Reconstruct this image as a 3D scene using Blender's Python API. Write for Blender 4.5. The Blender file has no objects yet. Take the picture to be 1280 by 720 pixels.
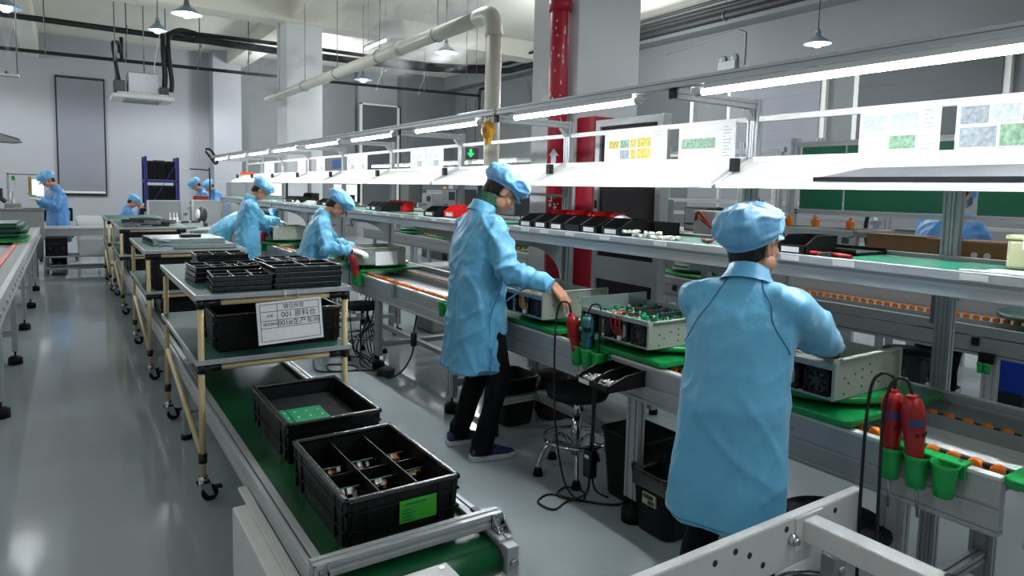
import bpy, bmesh, math, random
import numpy as np
from mathutils import Vector, Matrix, Euler, Quaternion, noise
from mathutils.bvhtree import BVHTree
random.seed(7)
PI = math.pi
SC = bpy.context.scene
COL = SC.collection

# ------------------------------------------------------------------ materials
def srgb(h):
    h = h.lstrip('#')
    v = [int(h[i:i + 2], 16) / 255 for i in (0, 2, 4)]
    return tuple(c / 12.92 if c <= .04045 else ((c + .055) / 1.055) ** 2.4 for c in v) + (1.0,)

MATS = {}
def mat(name, col, rough=.5, metal=0.0, var=.08, vscale=6.0, bump=0.0, bscale=40.0, rvar=0.0, aniso=None, emit=0.0, spec=.5, coat=0.0, sheen=0.0):
    """Principled material whose colour, roughness and bump come from object-space noise."""
    m = bpy.data.materials.new(name)
    m.use_nodes = True
    nt = m.node_tree
    b = nt.nodes['Principled BSDF']
    c = srgb(col) if isinstance(col, str) else col
    b.inputs['Roughness'].default_value = rough
    b.inputs['Metallic'].default_value = metal
    b.inputs['Specular IOR Level'].default_value = spec
    b.inputs['Coat Weight'].default_value = coat
    b.inputs['Sheen Weight'].default_value = sheen
    tc = nt.nodes.new('ShaderNodeTexCoord')
    mp = nt.nodes.new('ShaderNodeMapping')
    if aniso: mp.inputs['Scale'].default_value = aniso
    nt.links.new(tc.outputs['Object'], mp.inputs['Vector'])
    n = nt.nodes.new('ShaderNodeTexNoise')
    n.inputs['Scale'].default_value = vscale
    n.inputs['Detail'].default_value = 4
    nt.links.new(mp.outputs['Vector'], n.inputs['Vector'])
    r = nt.nodes.new('ShaderNodeValToRGB')
    r.color_ramp.elements[0].position = .3
    r.color_ramp.elements[1].position = .7
    r.color_ramp.elements[0].color = tuple(x * (1 - var) for x in c[:3]) + (1,)
    r.color_ramp.elements[1].color = tuple(min(1, x * (1 + var)) for x in c[:3]) + (1,)
    nt.links.new(n.outputs['Fac'], r.inputs['Fac'])
    nt.links.new(r.outputs['Color'], b.inputs['Base Color'])
    if rvar:
        mr = nt.nodes.new('ShaderNodeMapRange')
        mr.inputs['To Min'].default_value = max(.02, rough - rvar)
        mr.inputs['To Max'].default_value = min(1, rough + rvar)
        nt.links.new(n.outputs['Fac'], mr.inputs['Value'])
        nt.links.new(mr.outputs['Result'], b.inputs['Roughness'])
    if bump:
        n2 = nt.nodes.new('ShaderNodeTexNoise')
        n2.inputs['Scale'].default_value = bscale
        n2.inputs['Detail'].default_value = 5
        nt.links.new(mp.outputs['Vector'], n2.inputs['Vector'])
        bp = nt.nodes.new('ShaderNodeBump')
        bp.inputs['Strength'].default_value = bump
        bp.inputs['Distance'].default_value = .01
        nt.links.new(n2.outputs['Fac'], bp.inputs['Height'])
        nt.links.new(bp.outputs['Normal'], b.inputs['Normal'])
    if emit:
        b.inputs['Emission Color'].default_value = c
        b.inputs['Emission Strength'].default_value = emit
    MATS[name] = m
    return m

mat('alu', '#b9bdbf', .4, .45, .05, 30, .03, 200, .08, (1, .05, 1))
mat('alu_dark', '#8b8f92', .42, .7, .06, 20, .04, 150)
mat('steel', '#a6a9ac', .3, .85, .06, 20)
mat('chrome', '#c9ccd0', .12, 1.0, .03, 10)
mat('white_metal', '#d9dad6', .42, 0, .04, 9)
mat('tray_white', '#f0f0ea', .4, 0, .02, 5)
mat('poster_white', '#eef0f0', .55, 0, .03, 30)
mat('grey_metal', '#959b9b', .5, .2, .05, 8)
mat('chassis', '#aab3a6', .42, .25, .04, 12)
mat('chassis_top', '#a9b6b4', .3, .6, .06, 12)
mat('cream', '#dcc595', .4, 0, .05, 10)
mat('black_plastic', '#070708', .42, 0, .2, 12, .1, 90, 0, None, 0, .38)
mat('black_tray', '#0a0a0b', .2, 0, .2, 20, .2, 60, 0, None, 0, .9)
mat('black_rubber', '#070708', .65, 0, .2, 12, 0, 40, 0, None, 0, .3)
mat('black_foam', '#0a0b0c', .75, 0, .2, 12, .3, 120, 0, None, 0, .3)
mat('joint_black', '#0a0a0a', .35, 0, .1, 9)
mat('mat_green', '#2c5f57', .5, 0, .06, 8, .05, 150, 0, None, 0, .28)
mat('shelf_green', '#177a5d', .3, 0, .06, 8, .04, 150)
mat('belt_green', '#0b4d27', .3, 0, .12, 5, .1, 160, .05)
mat('pallet_green', '#0f8a43', .38, 0, .1, 7, .05, 60)
mat('pallet_dark', '#114a36', .35, 0, .1, 7, .05, 60)
mat('cup_green', '#15a04c', .35, 0, .06, 12)
mat('board_green', '#0b6a4c', .4, 0, .07, 4)
mat('pcb_green', '#149a62', .35, 0, .15, 60)
mat('pcb_dark', '#1c6b4c', .4, 0, .2, 60)
mat('orange_wheel', '#ee7d16', .35, 0, .08, 20)
mat('orange_strip', '#d9542c', .4, 0, .08, 20)
mat('bed_white', '#e9ebe7', .35, .1, .03, 6)
mat('red_tool', '#9c1216', .32, 0, .1, 25)
mat('red_paint', '#a8112a', .38, 0, .08, 6, .05, 30)
mat('red_bin', '#d51a1c', .35, 0, .06, 12)
mat('teal_tool', '#1d5a63', .35, 0, .08, 12)
mat('blue_rack', '#28307c', .4, .1, .06, 12)
mat('blue_bin', '#1346c4', .4, 0, .06, 12)
mat('blue_label', '#26579c', .5, 0, .06, 30)
mat('rating_blue', '#3a3f72', .45, 0, .1, 60)
mat('yellow', '#e8a41c', .38, 0, .08, 14)
mat('label_white', '#e4e7e8', .5, 0, .03, 50)
mat('label_green', '#3aa52a', .55, 0, .06, 50)
mat('label_ink', '#23262b', .6, 0, .1, 50)
mat('paper', '#e9ecee', .65, 0, .03, 20)
mat('cardboard', '#8f6a46', .7, 0, .07, 18, .08, 60)
mat('white_plastic', '#eceae2', .4, 0, .05, 40)
mat('ivory_box', '#b9bc93', .45, 0, .06, 10)
mat('pvc_pipe', '#d4d2c4', .35, 0, .03, 4)
mat('pipe_black', '#141618', .6, 0, .2, 10, .2, 60)
mat('panel_grey', '#8c9190', .55, 0, .04, 6)
mat('machine_grey', '#73797a', .5, .1, .06, 8)
mat('machine_dark', '#2b2f31', .4, .1, .15, 8)
mat('screen_dark', '#101214', .12, 0, .1, 5)
mat('cab_glass', '#2a1c20', .16, 0, .2, 2.2, 0, 1, .03)  # reddish tint put into the colour for the reflection of a red banner
mat('worktop', '#9aa0a2', .25, 0, .04, 6)
mat('laminate', '#b6babb', .35, 0, .04, 5)
mat('lamp_hood', '#8399a8', .35, .5, .06, 9)
mat('skin', '#c69274', .5, 0, .07, 22, .08, 120)
mat('skin_face', '#bf8a6c', .5, 0, .07, 22, .06, 120)
mat('hair', '#17100d', .5, 0, .25, 60, .5, 150, 0, (1, 1, .2))
mat('trouser', '#060708', .85, 0, .25, 14, .3, 60, 0, None, 0, .2)
mat('shoe', '#232a5a', .65, 0, .12, 40, .2, 120)
mat('shoe_sole', '#c9ccd0', .5, 0, .05, 20)
mat('glove', '#d9dcd8', .75, 0, .05, 30, .3, 90)
mat('knit', '#35624c', .85, 0, .25, 60, .6, 130)
mat('mirror_lens', '#cfd6d8', .1, .2, .03, 5)
mat('dark_cloth', '#3a2427', .8, 0, .2, 20, .3, 60)
mat('wire_red', '#a32a1e', .4, 0, .1, 10)
mat('wire_tan', '#c39a62', .45, 0, .1, 10)
mat('exit_green', '#12c553', .4, 0, .02, 5, emit=1.6)
mat('photo_yellow', '#cdb95c', .5, 0, .35, 60)
mat('photo_green', '#86ab8b', .5, 0, .4, 60)
mat('photo_grey', '#9aa4aa', .5, 0, .3, 60)
mat('photo_pale', '#c6d0d0', .5, 0, .15, 60)
mat('text_grey', '#aab0b4', .6, 0, .1, 60)
mat('power_strip', '#15171a', .4, 0, .1, 10)
mat('cable', '#0c0c0d', .5, 0, .1, 10)
mat('cable_white', '#d6d8d6', .5, 0, .05, 10)

def emit_mat(name, col, strength):
    m = bpy.data.materials.new(name)
    m.use_nodes = True
    nt = m.node_tree
    nt.nodes.remove(nt.nodes['Principled BSDF'])
    e = nt.nodes.new('ShaderNodeEmission')
    e.inputs['Color'].default_value = srgb(col)
    e.inputs['Strength'].default_value = strength
    nt.links.new(e.outputs[0], nt.nodes['Material Output'].inputs['Surface'])
    MATS[name] = m
    return m

def cloth_mat(name, col, scale=1.0):
    """Anti-static polyester: fine weave stripes, soft crumple bump, slight sheen."""
    m = mat(name, col, .4, 0, .05, 5, 0, 1, 0, None, 0, .6, 0, .35)
    nt = m.node_tree
    b = nt.nodes['Principled BSDF']
    tc = nt.nodes.new('ShaderNodeTexCoord')
    mp = nt.nodes.new('ShaderNodeMapping')
    mp.inputs['Scale'].default_value = (16 * scale, 16 * scale, 12 * scale)
    nt.links.new(tc.outputs['Object'], mp.inputs['Vector'])
    n = nt.nodes.new('ShaderNodeTexNoise')
    n.inputs['Scale'].default_value = 1.0
    n.inputs['Detail'].default_value = 6
    n.inputs['Roughness'].default_value = .55
    n.inputs['Distortion'].default_value = .15
    nt.links.new(mp.outputs['Vector'], n.inputs['Vector'])
    bp = nt.nodes.new('ShaderNodeBump')
    bp.inputs['Strength'].default_value = .35
    bp.inputs['Distance'].default_value = .012
    nt.links.new(n.outputs['Fac'], bp.inputs['Height'])
    nt.links.new(bp.outputs['Normal'], b.inputs['Normal'])
    return m
cloth_mat('coat_blue', '#62b6de')
cloth_mat('cap_blue', '#6fb6e4', 1.6)
cloth_mat('coat_teal', '#58abc8')
cloth_mat('coat_bright', '#5598d8')
mat('seam', '#2c6590', .6, 0, .05, 10)

# ------------------------------------------------------------------ mesh builder
class MB:
    def __init__(s):
        s.v, s.f, s.sm = [], [], []
    def _add(s, vs, fs, smooth=False):
        o = len(s.v)
        s.v += [tuple(p) for p in vs]
        s.f += [tuple(i + o for i in f) for f in fs]
        s.sm += [smooth] * len(fs)
        return s
    def box(s, x0, y0, z0, x1, y1, z1):
        x0, x1 = min(x0, x1), max(x0, x1); y0, y1 = min(y0, y1), max(y0, y1); z0, z1 = min(z0, z1), max(z0, z1)
        vs = [(x0, y0, z0), (x1, y0, z0), (x1, y1, z0), (x0, y1, z0), (x0, y0, z1), (x1, y0, z1), (x1, y1, z1), (x0, y1, z1)]
        return s._add(vs, [(3, 2, 1, 0), (4, 5, 6, 7), (0, 1, 5, 4), (1, 2, 6, 5), (2, 3, 7, 6), (3, 0, 4, 7)])
    def cbox(s, cx, cy, cz, sx, sy, sz):
        return s.box(cx - sx / 2, cy - sy / 2, cz - sz / 2, cx + sx / 2, cy + sy / 2, cz + sz / 2)
    def beam(s, p0, p1, w, h, up=(0, 0, 1)):
        """square bar from p0 to p1, w wide, h along up"""
        p0, p1 = Vector(p0), Vector(p1)
        d = (p1 - p0).normalized(); u = Vector(up)
        if abs(d.dot(u)) > .99: u = Vector((1, 0, 0))
        r = d.cross(u).normalized(); u = r.cross(d).normalized()
        vs = []
        for p in (p0, p1):
            for a, b in ((-1, -1), (1, -1), (1, 1), (-1, 1)):
                vs.append(p + r * a * w / 2 + u * b * h / 2)
        return s._add(vs, [(3, 2, 1, 0), (4, 5, 6, 7), (0, 1, 5, 4), (1, 2, 6, 5), (2, 3, 7, 6), (3, 0, 4, 7)])
    def cyl(s, p0, p1, r0, r1=None, n=16, caps=True):
        r1 = r0 if r1 is None else r1
        p0, p1 = Vector(p0), Vector(p1)
        d = (p1 - p0).normalized()
        a = d.orthogonal().normalized(); b = d.cross(a)
        vs = []
        for p, r in ((p0, r0), (p1, r1)):
            for i in range(n):
                t = 2 * PI * i / n
                vs.append(p + (a * math.cos(t) + b * math.sin(t)) * r)
        fs = [(i, (i + 1) % n, n + (i + 1) % n, n + i) for i in range(n)]
        s._add(vs, fs, True)
        if caps:
            o = len(s.v) - 2 * n
            s.f += [tuple(o + n - 1 - i for i in range(n)), tuple(o + n + i for i in range(n))]
            s.sm += [False, False]
        return s
    def tube(s, pts, r, n=8, caps=True, rad=None):
        pts = [Vector(p) for p in pts]
        m = len(pts)
        tang = []
        for i in range(m):
            t = pts[min(i + 1, m - 1)] - pts[max(i - 1, 0)]
            tang.append(t.normalized() if t.length > 1e-9 else Vector((0, 0, 1)))
        a = tang[0].orthogonal().normalized()
        vs = []
        for i in range(m):
            a = (a - tang[i] * a.dot(tang[i])).normalized()
            b = tang[i].cross(a)
            rr = rad[i] if rad else r
            for k in range(n):
                t = 2 * PI * k / n
                vs.append(pts[i] + (a * math.cos(t) + b * math.sin(t)) * rr)
        fs = []
        for i in range(m - 1):
            for k in range(n):
                fs.append((i * n + k, i * n + (k + 1) % n, (i + 1) * n + (k + 1) % n, (i + 1) * n + k))
        s._add(vs, fs, True)
        if caps:
            o = len(s.v) - m * n
            s.f += [tuple(o + n - 1 - k for k in range(n)), tuple(o + (m - 1) * n + k for k in range(n))]
            s.sm += [False, False]
        return s
    def lathe(s, prof, c=(0, 0, 0), n=24, axis='z', smooth=True):
        vs, fs = [], []
        for r, z in prof:
            for k in range(n):
                t = 2 * PI * k / n
                p = (r * math.cos(t), r * math.sin(t), z)
                if axis == 'x': p = (p[2], p[0], p[1])
                if axis == 'y': p = (p[1], p[2], p[0])
                vs.append((c[0] + p[0], c[1] + p[1], c[2] + p[2]))
        m = len(prof)
        for i in range(m - 1):
            for k in range(n):
                fs.append((i * n + k, i * n + (k + 1) % n, (i + 1) * n + (k + 1) % n, (i + 1) * n + k))
        s._add(vs, fs, smooth)
        o = len(s.v) - m * n
        if prof[0][0] > 1e-6: s.f.append(tuple(o + n - 1 - k for k in range(n))); s.sm.append(False)
        if prof[-1][0] > 1e-6: s.f.append(tuple(o + (m - 1) * n + k for k in range(n))); s.sm.append(False)
        return s
    def prism(s, poly, axis, a, b):
        """2-D polygon extruded along axis from a to b. axis x: poly=(y,z); y: (x,z); z: (x,y)"""
        def p3(u, v, w):
            return {'x': (w, u, v), 'y': (u, w, v), 'z': (u, v, w)}[axis]
        n = len(poly)
        vs = [p3(u, v, a) for u, v in poly] + [p3(u, v, b) for u, v in poly]
        fs = [tuple(range(n))[::-1], tuple(range(n, 2 * n))] + [(i, (i + 1) % n, n + (i + 1) % n, n + i) for i in range(n)]
        return s._add(vs, fs)
    def ball(s, c, r, n=16, m=10):
        rx, ry, rz = r if hasattr(r, '__len__') else (r, r, r)
        vs, fs = [], []
        for i in range(m + 1):
            ph = PI * i / m
            for k in range(n):
                t = 2 * PI * k / n
                vs.append((c[0] + rx * math.sin(ph) * math.cos(t), c[1] + ry * math.sin(ph) * math.sin(t), c[2] - rz * math.cos(ph)))
        for i in range(m):
            for k in range(n):
                fs.append((i * n + k, i * n + (k + 1) % n, (i + 1) * n + (k + 1) % n, (i + 1) * n + k))
        return s._add(vs, fs, True)
    def ring(s, c, R, r, n=32, k=8, axis='z'):
        vs, fs = [], []
        for i in range(n):
            t = 2 * PI * i / n
            for j in range(k):
                u = 2 * PI * j / k
                q = ((R + r * math.cos(u)) * math.cos(t), (R + r * math.cos(u)) * math.sin(t), r * math.sin(u))
                if axis == 'x': q = (q[2], q[0], q[1])
                if axis == 'y': q = (q[1], q[2], q[0])
                vs.append((c[0] + q[0], c[1] + q[1], c[2] + q[2]))
        for i in range(n):
            for j in range(k):
                fs.append((i * k + j, ((i + 1) % n) * k + j, ((i + 1) % n) * k + (j + 1) % k, i * k + (j + 1) % k))
        return s._add(vs, fs, True)
    def loft(s, rings, closed=True, smooth=True):
        n = len(rings[0]); m = len(rings)
        vs = [p for r in rings for p in r]
        fs = [(i * n + k, i * n + (k + 1) % n, (i + 1) * n + (k + 1) % n, (i + 1) * n + k) for i in range(m - 1) for k in range(n)]
        s._add(vs, fs, smooth)
        if closed:
            o = len(s.v) - m * n
            s.f += [tuple(o + n - 1 - k for k in range(n)), tuple(o + (m - 1) * n + k for k in range(n))]
            s.sm += [False, False]
        return s
    def capsule(s, p0, p1, r0, r1, n=14, e=4):
        p0, p1 = Vector(p0), Vector(p1)
        d = p1 - p0
        L = d.length
        d = d.normalized() if L > 1e-6 else Vector((0, 0, 1))
        a = d.orthogonal().normalized(); b = d.cross(a)
        rings = []
        def ring(c, r): return [c + (a * math.cos(2 * PI * k / n) + b * math.sin(2 * PI * k / n)) * r for k in range(n)]
        for i in range(e + 1):
            t = PI / 2 * (i / e)
            rings.append(ring(p0 - d * r0 * math.cos(t), max(r0 * math.sin(t), 1e-4)))
        for i in range(e + 1):
            t = PI / 2 * (1 - i / e)
            rings.append(ring(p1 + d * r1 * math.cos(t), max(r1 * math.sin(t), 1e-4)))
        return s.loft(rings)
    def xf(s, M, start=0):
        for i in range(start, len(s.v)): s.v[i] = tuple(M @ Vector(s.v[i]))
        return s
    def mesh(s, name):
        me = bpy.data.meshes.new(name)
        me.from_pydata(s.v, [], s.f)
        me.polygons.foreach_set('use_smooth', s.sm)
        me.update()
        return me

def link(o, parent=None, loc=None, rz=None):
    COL.objects.link(o)
    if parent: o.parent = parent
    if loc is not None: o.location = loc
    if rz is not None: o.rotation_euler = (0, 0, rz)
    return o
def tag(o, label=None, cat=None, group=None, kind=None):
    if label: o['label'] = label
    if cat: o['category'] = cat
    if group: o['group'] = group
    if kind: o['kind'] = kind
    return o
def T(name, label, cat, loc=(0, 0, 0), rz=0.0, group=None):
    return tag(link(bpy.data.objects.new(name, None), None, loc, rz), label, cat, group)
def P(parent, name, mb, m, bevel=0, label=None, loc=None, rz=None, seg=2):
    me = mb if isinstance(mb, bpy.types.Mesh) else mb.mesh(name)
    if not me.materials: me.materials.append(MATS[m] if isinstance(m, str) else m)
    o = link(bpy.data.objects.new(name, me), parent, loc, rz)
    if bevel:
        b = o.modifiers.new('bevel', 'BEVEL'); b.width = bevel; b.segments = seg; b.limit_method = 'ANGLE'; b.angle_limit = .7
    if label: o['label'] = label
    return o
def one(name, mb, m, label, cat, loc=None, rz=None, group=None, bevel=0, kind=None):
    """a thing that is a single mesh"""
    return tag(P(None, name, mb, m, bevel, None, loc, rz), label, cat, group, kind)
def S(name, mb, m, bevel=0):
    return tag(P(None, name, mb, m, bevel), kind='structure')
def SP(parent, name, mb, m, bevel=0):
    return P(parent, name, mb, m, bevel)
def dup(root, loc=None, rz=None, label=None, group=None):
    def cp(o, par):
        c = o.copy(); COL.objects.link(c); c.parent = par
        for ch in KIDS.get(o.name, list(o.children)): cp(ch, c)
        return c
    c = cp(root, root.parent)
    if loc is not None: c.location = loc
    if rz is not None: c.rotation_euler = (0, 0, rz)
    if label: c['label'] = label
    if group: c['group'] = group
    return c
KIDS = {}
ORD = ['nearest', 'second nearest', 'third nearest', 'fourth nearest', 'fifth nearest', 'sixth nearest', 'seventh nearest', 'eighth nearest', 'ninth nearest', 'tenth nearest', 'eleventh nearest', 'twelfth nearest', 'thirteenth nearest']

def bez(p0, p1, p2, p3, n=12):
    p0, p1, p2, p3 = map(Vector, (p0, p1, p2, p3))
    return [p0 * (1 - t) ** 3 + p1 * 3 * t * (1 - t) ** 2 + p2 * 3 * t * t * (1 - t) + p3 * t ** 3 for t in [i / n for i in range(n + 1)]]
def smooth_path(pts, n=6):
    pts = [Vector(p) for p in pts]
    out = []
    for i in range(len(pts) - 1):
        a = pts[max(i - 1, 0)]; b = pts[i]; c = pts[i + 1]; d = pts[min(i + 2, len(pts) - 1)]
        for k in range(n):
            t = k / n
            out.append(.5 * ((2 * b) + (c - a) * t + (2 * a - 5 * b + 4 * c - d) * t * t + (3 * b - a - 3 * c + d) * t ** 3))
    out.append(pts[-1])
    return out
def slot_profile(mb, p0, p1, w, h, groove=.008, up=(0, 0, 1)):
    """aluminium extrusion: four corner bars round a recessed core leave the T-slot grooves"""
    p0, p1 = Vector(p0), Vector(p1)
    d = (p1 - p0).normalized(); u = Vector(up)
    if abs(d.dot(u)) > .99: u = Vector((1, 0, 0))
    r = d.cross(u).normalized(); u = r.cross(d).normalized()
    cw, ch = (w - groove) / 2, (h - groove) / 2
    mb.beam(p0, p1, w - .012, h - .012, up)
    for a in (-1, 1):
        for b in (-1, 1):
            o = r * a * (w - cw) / 2 + u * b * (h - ch) / 2
            mb.beam(p0 + o, p1 + o, cw, ch, up)
    return mb
def text_mesh(txt, size, align='CENTER', depth=0.0):
    cu = bpy.data.curves.new('writing', 'FONT')
    cu.body = txt; cu.size = size; cu.align_x = align; cu.align_y = 'CENTER'; cu.extrude = depth
    o = bpy.data.objects.new('writing', cu)
    COL.objects.link(o)
    bpy.context.view_layer.update()
    me = bpy.data.meshes.new_from_object(o.evaluated_get(bpy.context.evaluated_depsgraph_get()))
    bpy.data.objects.remove(o)
    return me
WORLD, EXPO = .33, .0
FILL_LAMPS = [(-1.75, 6.0, 45), (3.4, 6.4, 50), (-1.8, 1.6, 40), (6.6, 5.6, 130), (7.2, 3.2, 80), (2.6, -.6, 60), (4.3, 1.6, 55), (8.6, .6, 150), (8.0, 9.3, 240), (7.5, 13, 280), (-4, 15.5, 260), (2.4, 17.4, 200), (-1.5, 17.6, 140), (5.2, 16.8, 260), (1.0, -1.6, 35)]  # added fill lamps with no fitting: position and power
FILL_OMNI = [(-4, 15.5), (8.0, 9.3), (5.2, 16.8)]  # fill lamps that also shine upward to brighten the ceiling
# ------------------------------------------------------------------ setting
mat('floor_epoxy', '#a8b2b4', .1, 0, .05, .9, .004, 30, .03, None, 0, .34)
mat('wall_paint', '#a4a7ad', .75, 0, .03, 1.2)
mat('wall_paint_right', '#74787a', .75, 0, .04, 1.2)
mat('column_paint', '#d2d5d6', .7, 0, .03, 2)
mat('ceiling_paint', '#dad7ca', .85, 0, .05, 1)
mat('blind_grey', '#83878f', .7, 0, .03, 3, .1, 120)
mat('blind_dark', '#54585b', .7, 0, .03, 3, .1, 120)
S('floor', MB().box(-7, -3, -.1, 10.6, 20.1, 0), 'floor_epoxy')
S('ceiling', MB().box(-7, -3, 5.02, 10.6, 20.1, 5.15), 'ceiling_paint')
S('wall_back', MB().box(-7, 20, 0, 10.6, 20.15, 5.02), 'wall_paint')
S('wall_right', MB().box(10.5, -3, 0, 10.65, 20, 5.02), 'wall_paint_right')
# stepped pilaster on the back wall and the darker return behind the main line
S('trim_1', MB().box(3.3, 19.35, 0, 4.0, 20, 5.02), 'wall_paint')
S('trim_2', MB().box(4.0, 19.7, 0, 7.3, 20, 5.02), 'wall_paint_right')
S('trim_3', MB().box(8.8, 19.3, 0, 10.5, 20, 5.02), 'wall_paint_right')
# cross beam on the column row, longitudinal beam between the columns, ribs
S('beam_cross', MB().box(-7, 13.3, 4.63, 10.5, 13.85, 5.03), 'ceiling_paint')
S('beam_long', MB().box(3.65, -3, 4.68, 4.15, 20, 5.03), 'ceiling_paint')
S('beam_rib', MB().box(-.75, 13.8, 4.42, -.45, 20, 5.03), 'ceiling_paint')
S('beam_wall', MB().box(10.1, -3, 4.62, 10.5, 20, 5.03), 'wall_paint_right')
col = MB().box(3.6, 4.49, 0, 4.30, 5.15, 5.05)
S('column_near', col, 'column_paint', .012)
col = MB().box(3.6, 13.4, 0, 4.30, 14.1, 5.05)
S('column_far', col, 'column_paint', .012)
# back-wall window with a closed roller blind
w = S('window_1', MB().box(-.16, 19.95, 1.14, .88, 20.03, 1.18).box(-.16, 19.95, 1.2, -.13, 20.03, 4.02).box(.85, 19.95, 1.2, .88, 20.03, 4.02).box(-.16, 19.95, 4.0, .88, 20.03, 4.06), 'machine_dark', .004)
b = MB()
for i in range(29):
    z = 1.24 + i * .095
    b.box(-.125, 19.92 + .004 * (i % 2), z, .845, 19.94 + .004 * (i % 2), z + .096)
SP(w, 'roller_blind', b, 'blind_grey')
SP(w, 'blind_bar', MB().box(-.12, 19.90, 1.2, .84, 19.95, 1.25), 'white_metal', .004)
w = S('window_2', MB().box(7.45, 19.66, .9, 7.53, 19.72, 4.05).box(8.66, 19.66, .9, 8.74, 19.72, 4.05).box(7.45, 19.66, 4.0, 8.74, 19.72, 4.05), 'white_metal', .004)
b = MB()
for i in range(33): b.box(7.53, 19.68 + .004 * (i % 2), .95 + i * .094, 8.66, 19.70 + .004 * (i % 2), .95 + i * .094 + .095)
SP(w, 'roller_blind', b, 'blind_dark')
for k, (y0, y1) in enumerate(((4.0, 5.95), (6.6, 8.4), (9.4, 11.3))):
    w = S('window_%d' % (3 + k), MB().box(10.42, y0 - .09, 2.0, 10.52, y0, 3.75).box(10.42, y1, 2.0, 10.52, y1 + .09, 3.75).box(10.42, y0 - .09, 3.7, 10.52, y1 + .09, 3.78), 'white_metal', .005)
    b = MB()
    for i in range(18): b.box(10.40 - .004 * (i % 2), y0, 2.0 + i * .095, 10.43, y1, 2.0 + i * .095 + .096)
    SP(w, 'roller_blind', b, 'blind_dark' if k != 1 else 'blind_grey')
    SP(w, 'blind_bar', MB().box(10.37, y0, 1.96, 10.43, y1, 2.0), 'alu', .003)

# ------------------------------------------------------------------ pendant lamps
emit_mat('lamp_glow', '#e4efff', 9)
def led_mat(name, col, side, down):
    """LED tube: frosted lower half facing the work gives off most of the light"""
    m = emit_mat(name, col, side)
    nt = m.node_tree
    e = [n for n in nt.nodes if n.type == 'EMISSION'][0]
    g = nt.nodes.new('ShaderNodeNewGeometry'); x = nt.nodes.new('ShaderNodeSeparateXYZ')
    mr = nt.nodes.new('ShaderNodeMapRange'); mr.inputs['From Min'].default_value = -1; mr.inputs['From Max'].default_value = -.5
    mr.inputs['To Min'].default_value = down; mr.inputs['To Max'].default_value = side
    nt.links.new(g.outputs['Normal'], x.inputs[0]); nt.links.new(x.outputs['Z'], mr.inputs['Value']); nt.links.new(mr.outputs['Result'], e.inputs['Strength'])
led_mat('tube_glow', '#f2f8ff', 17, 330)
emit_mat('tube_glow_far', '#f2f8ff', 22)
emit_mat('screen_sheet_glow', '#f4f7fa', 1.1)
POINTS = []
def pendant(x, y, z, label, s=1.0, power=13):
    t = T('pendant_lamp', label, 'lamp', (x, y, z), 0, 'pendant lamps')
    P(t, 'hood', MB().lathe([(.03, .15), (.045, .10), (.07, .085), (.17 * s, .01), (.18 * s, 0), (.172 * s, 0), (.165 * s, .008), (.06, .075), (.03, .09)], n=32), 'lamp_hood')
    P(t, 'bulb', MB().lathe([(.001, -.05), (.035, -.044), (.06, -.02), (.07, .01), (.06, .04), (.03, .07)], n=20), 'lamp_glow')
    P(t, 'socket', MB().lathe([(.032, .14), (.032, .18), (.02, .2), (.006, .21)], n=16), 'alu_dark')
    P(t, 'cord', MB().tube([(0, 0, .2), (0, 0, 5.02 - z)], .006, 6), 'cable')
    POINTS.append((x, y, z - .26, power))
    return t
pendant(1.31, 9.38, 3.6, 'pendant lamp lit above the aisle, the largest of those near the ceiling air conditioner')
pendant(4.93, 9.37, 3.6, 'pendant lamp lit behind the white overhead pipe')
pendant(4.90, 12.77, 3.6, 'small far pendant lamp lit below the white overhead pipe', 1, 3)
pendant(8.59, 5.53, 3.6, 'pendant lamp lit above the near light rail by the right wall')
pendant(-.56, 10.6, 3.62, 'pendant lamp cut by the top corner of the photo above a mist nozzle', 1.0, 1.2)
pendant(1.3, 12.4, 3.95, 'distant pendant lamp hanging just before the black ceiling pipes', .8, 5)

# ceiling-hung fluorescent batten beyond the far column
t = T('batten_light', 'short fluorescent batten hanging from the ceiling beside the far column', 'lamp', (2.97, 8.76, 3.55))
t.location = (4.7, 11.6, 4.05)
P(t, 'housing', MB().box(-.04, -.55, .03, .04, .55, .07), 'white_metal', .006)
P(t, 'tube', MB().cyl((0, -.52, .012), (0, .52, .012), .016, n=12), 'tube_glow_far')
for y in (-.55, .51): P(t, 'end_cap', MB().box(-.035, y, -.012, .035, y + .04, .04), 'white_metal', .004)
for y in (-.4, .4): P(t, 'hanger', MB().tube([(0, y, .07), (0, y, .97)], .004, 6), 'cable')

# ------------------------------------------------------------------ black insulated pipes
Yp, Xb = 15.0, 9.55
def run(name, pts, r, m, label, cat='pipe', group=None):
    return one(name, MB().tube(smooth_path(pts, 8), r, 10), m, label, cat, None, None, group)
run('insulated_pipe', [(-6, Yp, 4.40), (-1, Yp, 4.385), (2.0, Yp, 4.36), (2.2, Yp, 4.36)], .055, 'pipe_black', 'thick black insulated pipe under the ceiling running to the air conditioner risers')
run('insulated_pipe', [(2.2, Yp - .16, 4.36), (4.5, Yp - .16, 4.33), (7.2, Yp - .16, 4.38), (9.0, Yp - .16, 4.52), (9.5, 14.6, 4.56), (Xb, 13.9, 4.58), (Xb, 8, 4.6), (Xb, 2.5, 4.62)], .075, 'pipe_black', 'thickest of the black insulated pipes, turning along the right wall')
run('insulated_pipe', [(2.1, Yp - .1, 4.47), (4.5, Yp - .1, 4.50), (7.2, Yp - .1, 4.50), (8.8, Yp - .1, 4.62), (9.3, 14.5, 4.68), (9.35, 13.7, 4.70), (9.35, 8, 4.7), (9.35, 2.5, 4.72)], .042, 'pipe_black', 'thinner black pipe bundled above the thickest insulated pipe')
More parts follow.
